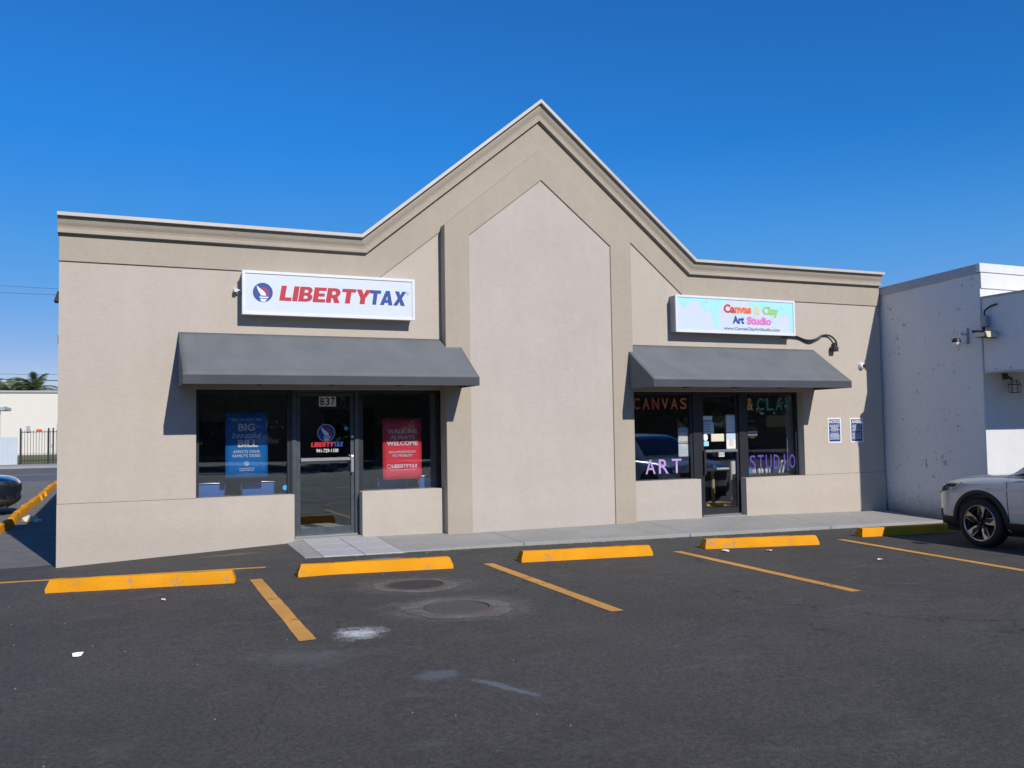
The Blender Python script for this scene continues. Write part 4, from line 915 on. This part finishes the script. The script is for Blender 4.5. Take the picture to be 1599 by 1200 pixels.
# ------------------------------------------------------------------ cars
def make_car(name, loc, rz, paint, label, zs=1.0, cat='car'):
    """Local frame: +x is the nose at 0, body runs to -4.6, y is lateral, z up from the ground."""
    root = empty(name, loc, rz, label, cat)
    ST = [ # u, half width, bottom, shoulder height, top height, roundness of the front
        (0.00,.58,.40,.70,.79),(0.04,.67,.30,.785,.865),(0.11,.77,.25,.86,.935),(0.22,.845,.22,.91,.985),(0.42,.895,.21,.945,1.02),(0.70,.918,.21,.975,1.045),
        (1.0,.925,.21,.995,1.065),(1.3,.925,.21,1.005,1.085),(1.6,.925,.21,1.02,1.10),(2.4,.925,.21,1.03,1.10),(3.3,.925,.22,1.05,1.11),(4.0,.915,.25,1.06,1.12),(4.4,.88,.30,1.05,1.11),(4.56,.80,.36,1.0,1.06),(4.62,.70,.44,.94,1.0)]
    bm = bmesh.new(); rings = []
    for u, hw, zb, zsh, zt in ST:
        half = [(0,zb),(.70*hw,zb),(.93*hw,zb+.05),(.985*hw,zb+.16),(1.0*hw,(zb+zsh)*.5),(.992*hw,zsh-.12),(.965*hw,zsh-.035),(.905*hw,zsh+.012),(.72*hw,zt-.018),(.40*hw,zt-.004),(0,zt)]
        pts = half + [(-y, z) for y, z in reversed(half[1:-1])]
        rings.append([bm.verts.new((-u, y, z*zs)) for y, z in pts])
    n = len(rings[0])
    for a, b in zip(rings, rings[1:]):
        for i in range(n): bm.faces.new((a[i], a[(i+1) % n], b[(i+1) % n], b[i]))
    bm.faces.new(rings[0]); bm.faces.new(rings[-1][::-1])
    bmesh.ops.recalc_face_normals(bm, faces=bm.faces)
    me = bpy.data.meshes.new('body'); bm.to_mesh(me); bm.free()
    tmp = bpy.data.objects.new('tmp', me); col.objects.link(tmp)
    s = tmp.modifiers.new('s', 'SUBSURF'); s.levels = 2; s.render_levels = 2
    cut = MB(); wr = .36; hubs = [(-.90, 1), (-.90, -1), (-3.56, 1), (-3.56, -1)]
    for hx, sd in hubs: cut.lathe([(0,-.2),(.415,-.2),(.415,.30),(0,.30)], (hx, sd*.83, wr), 'y', 40)
    cme = cut.mesh('cut'); cobj = bpy.data.objects.new('cut', cme); col.objects.link(cobj)
    bo = tmp.modifiers.new('b', 'BOOLEAN'); bo.operation = 'DIFFERENCE'; bo.object = cobj; bo.solver = 'EXACT'
    dg = bpy.context.evaluated_depsgraph_get(); dg.update()
    bme = bpy.data.meshes.new_from_object(tmp.evaluated_get(dg)); bpy.data.objects.remove(tmp); bpy.data.objects.remove(cobj)
    bme.name = 'body'; bme.materials.clear()
    L0 = (0, 0, 0)
    body = link('body', bme, paint, root, True, L0); bme.set_sharp_from_angle(angle=R(35))
    bv = BVHTree.FromPolygons([v.co for v in bme.vertices], [p.vertices for p in bme.polygons])
    def patch(nm, mat, pts, d, org, n=10, off=.005, par=root, smooth=True):
        """quad patch laid on the body: pts = 4 corners projected along d"""
        d = Vector(d).normalized(); mb = MB(); P = [Vector(p) for p in pts]
        for j in range(n+1):
            for i in range(n+1):
                u, v = i/n, j/n; p = P[0].lerp(P[1], u).lerp(P[3].lerp(P[2], u), v)
                h = bv.ray_cast(p - d*2, d)
                q = (h[0] + h[1]*off) if h[0] else p
                mb.v.append(tuple(q))
        k = n+1; mb.f = [(j*k+i, j*k+i+1, (j+1)*k+i+1, (j+1)*k+i) for j in range(n) for i in range(n)]
        o = mb.build(nm, mat, par, smooth, loc=L0)
        md = o.modifiers.new('t', 'SOLIDIFY'); md.thickness = .008; md.offset = 0
        return o
    for sd in (1, -1):
        dd = (-.75, -sd*.66, 0)
        hl = patch('headlight', 'chrome', [(-.09,sd*.68,.73*zs),(-.44,sd*.93,.83*zs),(-.56,sd*.93,.93*zs),(-.16,sd*.68,.875*zs)], dd, 0, off=.004)
        patch('lens', 'clear', [(-.09,sd*.68,.73*zs),(-.44,sd*.93,.83*zs),(-.56,sd*.93,.93*zs),(-.16,sd*.68,.875*zs)], dd, 0, off=.012, par=hl)
        patch('lamp_core', 'ink', [(-.15,sd*.73,.76*zs),(-.32,sd*.86,.80*zs),(-.38,sd*.86,.875*zs),(-.20,sd*.73,.855*zs)], dd, 0, off=.008, par=hl)
        patch('fog_light', 'ink', [(-.05,sd*.62,.42*zs),(-.20,sd*.80,.42*zs),(-.20,sd*.80,.52*zs),(-.05,sd*.62,.50*zs)], dd, 0)
        patch('tail_light', 'logo_red', [(-4.52,sd*.85,.80*zs),(-4.35,sd*.93,.80*zs),(-4.30,sd*.93,1.0*zs),(-4.50,sd*.85,1.0*zs)], (.6, -sd*.8, 0), 0)
        for x0, x1 in ((-1.36, -3.12),):
            patch('sill_cladding', 'cladding', [(x0,sd,.22*zs),(x1,sd,.22*zs),(x1,sd,.40*zs),(x0,sd,.40*zs)], (0,-sd,0), 0, 14, .012)
        for xs_ in (-1.37, -2.42, -3.30):
            patch('door_seam', 'ink', [(xs_,sd,.42*zs),(xs_-.008,sd,.42*zs),(xs_-.008+(.03 if xs_>-2 else 0),sd,1.0*zs),(xs_+(.03 if xs_>-2 else 0),sd,1.0*zs)], (0,-sd,0), 0, 10, .0)
        patch('crease', paint, [(-1.02,sd,.84*zs),(-2.6,sd,.88*zs),(-2.6,sd,.90*zs),(-1.02,sd,.865*zs)], (0,-sd,0), 0, 12, .004)
        for hx in (-1.75, -2.75):
            patch('door_handle', paint, [(hx-.30,sd,.90*zs),(hx-.48,sd,.905*zs),(hx-.48,sd,.935*zs),(hx-.30,sd,.93*zs)], (0,-sd,0), 0, 6, .02)
        for hx in (-.90, -3.56):
            arc = MB(); nseg = 28; ri, ro = .405, .475
            for i in range(nseg+1):
                t = math.pi*(-.06 + 1.12*i/nseg)
                for r_ in (ri, ro):
                    x, z = hx+r_*math.cos(t), wr+r_*math.sin(t); h = bv.ray_cast(Vector((x, sd*2, max(z,.24))), Vector((0,-sd,0)))
                    y = h[0].y if h[0] and abs(h[0].y) > .78 else None
                    arc.v.append((x, y, z))
            known = [v[1] for v in arc.v if v[1] is not None]; ymean = sum(known)/len(known) if known else sd*.92
            arc.v = [(x, (y if y is not None else None), z) for x, y, z in arc.v]
            vv = []
            for i in range(0, len(arc.v), 2):
                yo = arc.v[i+1][1]; yi = arc.v[i][1]
                if yo is None: yo = yi if yi is not None else ymean
                vv += [(arc.v[i][0], yo+sd*.012, arc.v[i][2]), (arc.v[i+1][0], yo+sd*.008, arc.v[i+1][2])]
            arc.v = vv; arc.f = [(2*i, 2*i+1, 2*i+3, 2*i+2) for i in range(nseg)]
            o = arc.build('arch_trim', 'cladding', root, True, loc=L0); md = o.modifiers.new('t', 'SOLIDIFY'); md.thickness = .03; md.offset = -1 if sd > 0 else 1
    patch('front_bumper', 'cladding', [(0,.62,.27*zs),(0,-.62,.27*zs),(0,-.62,.44*zs),(0,.62,.44*zs)], (-1,0,0), 0, 14, .006)
    for sd in (1, -1): patch('bumper_corner', 'cladding', [(-.04,sd*.60,.24*zs),(-.47,sd*.93,.24*zs),(-.47,sd*.93,.42*zs),(-.04,sd*.60,.42*zs)], (-.7,-sd*.7,0), 0, 10, .008)
    patch('grille', 'ink', [(0,.60,.58*zs),(0,-.60,.58*zs),(0,-.66,.78*zs),(0,.66,.78*zs)], (-1,0,0), 0, 14, .006)
    patch('hood_seam', 'ink', [(-.28,.70,2),(-1.30,.78,2),(-1.30,.788,2),(-.28,.708,2)], (0,0,-1), 0, 16, .0)
    patch('hood_seam', 'ink', [(-.28,-.70,2),(-1.30,-.78,2),(-1.30,-.788,2),(-.28,-.708,2)], (0,0,-1), 0, 16, .0)
    # cabin
    CS = [(1.30,.80,1.05,.78,1.07),(1.45,.82,1.06,.76,1.17),(1.95,.84,1.07,.66,1.52),(2.25,.845,1.07,.63,1.625),(2.9,.845,1.07,.62,1.66),(3.7,.84,1.08,.61,1.63),(4.15,.82,1.08,.60,1.52),(4.5,.78,1.06,.68,1.12)]
    cab = MB()
    for u, w0, z0, w1_, z1_ in CS:
        cab.v += [(-u, w0, z0*zs-.03), (-u, w0*.55+w1_*.45, (z0*.55+z1_*.45)*zs), (-u, w1_, (z1_-.03)*zs), (-u, w1_*.8, z1_*zs), (-u, 0, (z1_+.012)*zs), (-u, -w1_*.8, z1_*zs), (-u, -w1_, (z1_-.03)*zs), (-u, -(w0*.55+w1_*.45), (z0*.55+z1_*.45)*zs), (-u, -w0, z0*zs-.03)]
    k = 9; cab.f = [(i*k+j, i*k+j+1, (i+1)*k+j+1, (i+1)*k+j) for i in range(len(CS)-1) for j in range(k-1)]
    cme = cab.mesh('cabin'); 
    cabin = link('cabin', cme, paint, root, True, L0); cme.set_sharp_from_angle(angle=R(50))
    cb_ = BVHTree.FromPolygons([v.co for v in cme.vertices], [p.vertices for p in cme.polygons]); bv_save = bv; bv = cb_
    for sd in (1, -1):
        patch('side_window', 'car_glass', [(-1.78,sd,1.12*zs),(-2.50,sd,1.12*zs),(-2.50,sd,1.56*zs),(-2.20,sd,1.56*zs)], (0,-sd,0), 0, 10, .006, cabin)
        patch('side_window', 'car_glass', [(-2.58,sd,1.12*zs),(-3.35,sd,1.13*zs),(-3.30,sd,1.56*zs),(-2.58,sd,1.57*zs)], (0,-sd,0), 0, 10, .006, cabin)
        patch('side_window', 'car_glass', [(-3.45,sd,1.15*zs),(-4.0,sd,1.25*zs),(-3.85,sd,1.50*zs),(-3.40,sd,1.55*zs)], (0,-sd,0), 0, 8, .006, cabin)
    patch('windscreen', 'car_glass', [(-1.40,.70,3),(-1.40,-.70,3),(-2.15,-.58,3),(-2.15,.58,3)], (0,0,-1), 0, 12, .006, cabin)
    patch('rear_window', 'car_glass', [(-4.42,.60,3),(-4.42,-.60,3),(-4.12,-.54,3),(-4.12,.54,3)], (0,0,-1), 0, 8, .006, cabin)
    for sd in (1, -1):
        mi = MB().hexa([(-1.74,sd*.93,1.06*zs),(-1.84,sd*.93,1.06*zs),(-1.84,sd*1.10,1.08*zs),(-1.76,sd*1.10,1.08*zs)], [(-1.72,sd*.93,1.18*zs),(-1.84,sd*.93,1.20*zs),(-1.84,sd*1.10,1.21*zs),(-1.75,sd*1.10,1.19*zs)]).build('mirror', paint, root, True, bevel=.02, seg=2, loc=L0)
        MB().add([(-1.44,sd*.885,1.055*zs),(-1.80,sd*.885,1.075*zs),(-1.80,sd*.84,1.17*zs),(-1.44,sd*.855,1.06*zs),(-1.44,sd*.87,1.055*zs),(-1.80,sd*.86,1.075*zs),(-1.80,sd*.82,1.17*zs)], [(0,1,2,3),(4,6,5)]).build('mirror_sail', 'ink', root, loc=L0)
    # wheels
    for hx, sd in hubs:
        c = (hx, sd*.815, wr)
        w = MB().lathe([(.20,-.10),(.30,-.11),(.345,-.095),(.36,-.06),(.361,.06),(.345,.095),(.30,.11),(.262,.105),(.258,.07),(.20,.06)], (c[0], c[1], c[2]), 'y', 48).build('wheel', 'black', root, True, loc=L0, angle=50)
        o_ = sd; rim = MB(); yo = c[1]+sd*.085
        rim.lathe([(.262, sd*.10), (.250, sd*.108), (.240, sd*.09), (.236, -sd*.04), (.0, -sd*.04)], c, 'y', 48)
        rim.build('rim', 'rim_dark', w, True, loc=L0, angle=30)
        rg = MB().lathe([(.244, sd*.104), (.258, sd*.109), (.262, sd*.104), (.256, sd*.096)], c, 'y', 48, True); rg.build('rim_edge', 'rim_bright', w, True, loc=L0)
        spk = MB(); fac_ = MB()
        for i in range(5):
            t0 = i*2*math.pi/5+.35
            def P(r, a, y): return (c[0]+r*math.cos(t0+a), c[1]+sd*y, c[2]+r*math.sin(t0+a))
            spk.hexa([P(.05,-.55,.035),P(.05,.55,.035),P(.245,.36,.055),P(.245,-.10,.055)], [P(.05,-.55,.075),P(.05,.55,.075),P(.245,.34,.092),P(.245,-.08,.092)])
            fac_.hexa([P(.085,.10,.076),P(.085,.42,.076),P(.155,.40,.086),P(.155,.24,.086)], [P(.085,.12,.081),P(.085,.40,.081),P(.155,.38,.092),P(.155,.26,.092)])
            fac_.hexa([P(.155,.24,.086),P(.155,.40,.086),P(.246,.36,.090),P(.246,-.02,.090)], [P(.155,.26,.092),P(.155,.38,.092),P(.246,.34,.098),P(.246,.0,.098)])
            fac_.hexa([P(.100,-.45,.078),P(.115,-.40,.078),P(.245,-.09,.090),P(.245,-.05,.090)], [P(.100,-.45,.084),P(.115,-.40,.084),P(.245,-.09,.098),P(.245,-.05,.098)])
        spk.build('spokes', 'rim_dark', w, loc=L0); fac_.build('spoke_faces', 'rim_bright', w, loc=L0)
        MB().lathe([(0, sd*.098), (.028, sd*.096), (.034, sd*.085), (.036, sd*.07)], c, 'y', 20).build('hub_cap', 'rim_dark', w, True, loc=L0)
    MB().box(-4.3, -.2, -.74, .74, .19*zs, .30*zs).build('underbody', 'black', root, loc=L0)
    for hx in (-.90, -3.56): MB().box(hx-.40, hx+.40, -.62, .62, .24, .80*zs).build('wheel_well', 'black', root, loc=L0)
    return root
make_car('parked_car', (13.06, -3.27, A(12.3, -4.5)-.005), R(90), 'car_silver', 'silver compact SUV nosed in beside the white building at the right edge')
make_car('parked_car', (-1.28, 10.25, -.19), R(0), 'car_black', 'black car with only its nose showing at the left edge', .86)

# ------------------------------------------------------------------ left background
fb = empty('far_building', (-9, 84, -.1), 0, 'low cream building across the road beyond the alley', 'building')
MB().box(-48, 24, 84, 104, -.6, 5.87).build('wall', 'bg_white', fb)
MB().box(-48.1, 24.1, 83.85, 104.1, 5.87, 6.06).build('roof_cap', 'grey_box', fb)
MB().box(-6.92, -6.58, 83.93, 84.05, 2.05, 2.68).build('vent', 'grey_box', fb)
MB().box(-4.3, -3.4, 83.9, 84.02, -.05, 2.9).build('door', 'grey_box', fb)
pc = empty('porch', (-8, 52, -.1), 0, 'white porch with column and eave in front of the cream building', 'porch')
MB().box(-12, -5.62, 51.0, 55.8, 3.35, 3.55).build('eave', 'cap_white', pc); MB().box(-12, -5.55, 50.9, 51.0, 3.28, 3.5).build('gutter', 'grey_box', pc)
MB().tube([(-5.95, 51.3, -.1), (-5.95, 51.3, 3.28)], .14, 12).build('column', 'cap_white', pc, smooth=True)
fe = empty('iron_gate', (-3, 48.7, -.07), 0, 'black iron picket gate across the road', 'gate')
x = -4.40; k = 0; pm = None
while x < -1.2:
    if pm is None: pm = MB().box(-.013, .013, -.013, .013, 0, 2.03).mesh('picket')
    o = link('picket', pm, 'ink', fe, loc=(x+3, 0, .03)); x += .155
MB().box(-4.45, -1.15, 48.68, 48.72, 1.86, 1.90).box(-4.45, -1.15, 48.68, 48.72, .12, .17).build('rail', 'ink', fe)
for x in (-4.47, -2.95, -2.70): MB().box(x-.045, x+.045, 48.65, 48.75, -.07, 2.12).build('post', 'ink', fe)
MB().box(-3.62, -3.32, 48.60, 48.64, 1.88, 2.05).build('plate', 'red_sign', fe); MB().box(-2.80, -2.72, 48.60, 48.66, .9, 1.1).build('latch', 'alu', fe)
pn = empty('panel_enclosure', (-6, 48.2, -.07), 0, 'pale corrugated metal enclosure beside the iron gate', 'enclosure')
MB().box(-9, -4.58, 48.1, 48.14, -.06, 1.58).build('sheet', 'pale_panel', pn)
rm = MB().box(-.03, .03, -.03, 0, 0, 1.64).mesh('rib')
for i in range(20): link('rib', rm, 'pale_panel', pn, loc=(-8.9+i*.225+6, -.10, .01))
tag(MB().box(-9, -5.6, 48.3, 48.36, 1.6, 2.05).build('dark_fence', 'ink'), 'dark fence strip showing above the pale enclosure', 'fence')
sheet('road_line', -60, 60, 33.9, 34.05, -.186, 'paper')
sheet('road_line', -60, 60, 43.6, 43.7, -.186, 'paper')

# palms
def frond_mesh(seed, L=2.4):
    q = random.Random(seed); mb = MB(); n = 16; droop = q.uniform(.8, 1.4)
    sp_ = [Vector((L*t*(1-.25*t*droop*.6), 0, L*(.55*t-.75*droop*t*t))) for t in [i/n for i in range(n+1)]]
    mb.tube(sp_, [.03*(1-.8*i/n) for i in range(n+1)], 4)
    for i in range(2, n+1):
        p = sp_[i]; t = i/n; l = .62*math.sin(math.pi*min(1, .18+t*.80))+.12
        for s_ in (-1, 1):
            for e in range(2):
                o_ = p - (sp_[i]-sp_[i-1])*e*.5
                tip = o_ + Vector((l*.55, s_*l*.75, -l*.45+q.uniform(-.08,.08)))
                w = Vector((.045, 0, 0)); mb.add([o_-w, o_+w, tip], [(0,1,2)])
    return mb.mesh('frond')
fms = [frond_mesh(s) for s in range(4)]
def palm(x, y, h, label, seed, s=1.0):
    o = empty('palm_tree', (x, y, -.1), 0, label, 'palm tree', 'palms beyond the cream building'); q = random.Random(seed)
    MB().tube([(0,0,0),(.1,.05,h*.5),(.05,.1,h)], [.2,.15,.13], 10).build('trunk', 'bark', o, True, loc=(0,0,0))
    for i in range(22):
        f = link('frond', fms[i % 4], 'palm', o, loc=(.05, .1, h)); f.rotation_euler = (0, -q.uniform(-.45, 1.1), i*2.399+q.uniform(-.2,.2)); f.scale = (s,)*3
for k, (px, y, zt, lb, s) in enumerate(((-12.8, 108, 6.3, 'palm crown at the left picture edge above the cream roof', 1.35), (-10.4, 107, 6.9, 'left of the two taller palms above the cream roof', 1.2), (-8.1, 108, 7.1, 'tallest palm above the cream roof', 1.4), (-5.9, 110, 5.9, 'small low palm nearest to the shop corner', .95))):
    palm(px, y, zt, lb, k+3, s)
for k, (z0, z1, r) in enumerate(((6.62, 6.45, .035), (6.05, 5.95, .02), (6.95, 7.0, .014), (13.9, 14.0, .014), (14.6, 14.5, .012))):
    tag(MB().tube([(-40, 74, z0+.4), (-15, 74, z0+.05), (-2, 74, z1), (8, 74, z1), (30, 74, z1+.3)], r, 5).build('overhead_wire', 'ink'),
        ['thick dark overhead wire just above the palms', 'lowest thin overhead wire behind the palms', 'thin overhead wire above the thick one', 'faint high overhead wire in the left sky', 'topmost faint overhead wire in the left sky'][k], 'wire', 'overhead wires')

# ------------------------------------------------------------------ trees across the lot (seen mirrored in the shop windows)
def crown_mesh(seed, r, n=2600):
    q = random.Random(seed); mb = MB(); lobes = [(Vector((q.uniform(-1,1), q.uniform(-1,1), q.uniform(-.6,.9)))*r*.62, r*q.uniform(.35,.6)) for _ in range(12)]
    for i in range(n):
        c, lr = q.choice(lobes); v = Vector((q.gauss(0,1), q.gauss(0,1), q.gauss(0,1))).normalized()*lr*q.uniform(.6,1.05)+c
        a = Vector((q.uniform(-1,1), q.uniform(-1,1), q.uniform(-1,1))).normalized(); b = a.orthogonal().normalized(); s = q.uniform(.14,.30)
        mb.add([v-a*s-b*s*.5, v+a*s-b*s*.5, v+a*s*.8+b*s*.6, v-a*s*.7+b*s*.5], [(0,1,2,3)])
    me = bpy.data.meshes.new('crown'); me.from_pydata(mb.v, [], mb.f); return me
cms = [crown_mesh(s, 4.2) for s in range(3)]
ordn = ['first','second','third','fourth','fifth','sixth','seventh','eighth','ninth','tenth','eleventh','twelfth','thirteenth','fourteenth','fifteenth','sixteenth']
rnt = random.Random(21)
for k in range(16):
    x = -24+k*6.0+rnt.uniform(-1.2,1.2); y = -46+rnt.uniform(-3,3); h = rnt.uniform(3.2,5.2); s = rnt.uniform(.95,1.3)
    o = empty('street_tree', (x, y, -.3), rnt.uniform(0,6), '%s leafy tree from the left in the row across the lot, behind the viewer' % ordn[k], 'tree', 'trees across the lot')
    MB().tube([(0,0,-.3),(.1,0,h*.5),(0,.1,h)], [.28,.2,.14], 8).tube([(.05,0,h*.55),(1.2,.5,h*.95)], [.12,.06], 6).tube([(.05,0,h*.6),(-1.0,-.6,h)], [.11,.05], 6).build('trunk', 'bark', o, True, loc=(0,0,0))
    c = link('crown', cms[k % 3], 'leaf', o, loc=(0,0,h+.6)); c.scale = (s, s, s*.95)
ob = empty('opposite_building', (20, -58, -.3), 0, 'long low brick building behind the trees across the lot', 'building')
MB().box(-50, 90, -70, -58, -.6, 4.6).build('wall', 'bark', ob)
MB().box(-50.3, 90.3, -70.3, -57.6, 4.6, 5.0).build('roof', 'roof', ob)
for k in range(24): MB().box(-46+k*5.6, -43.5+k*5.6, -58.02, -57.96, .8, 2.6).build('window', 'car_glass', ob)
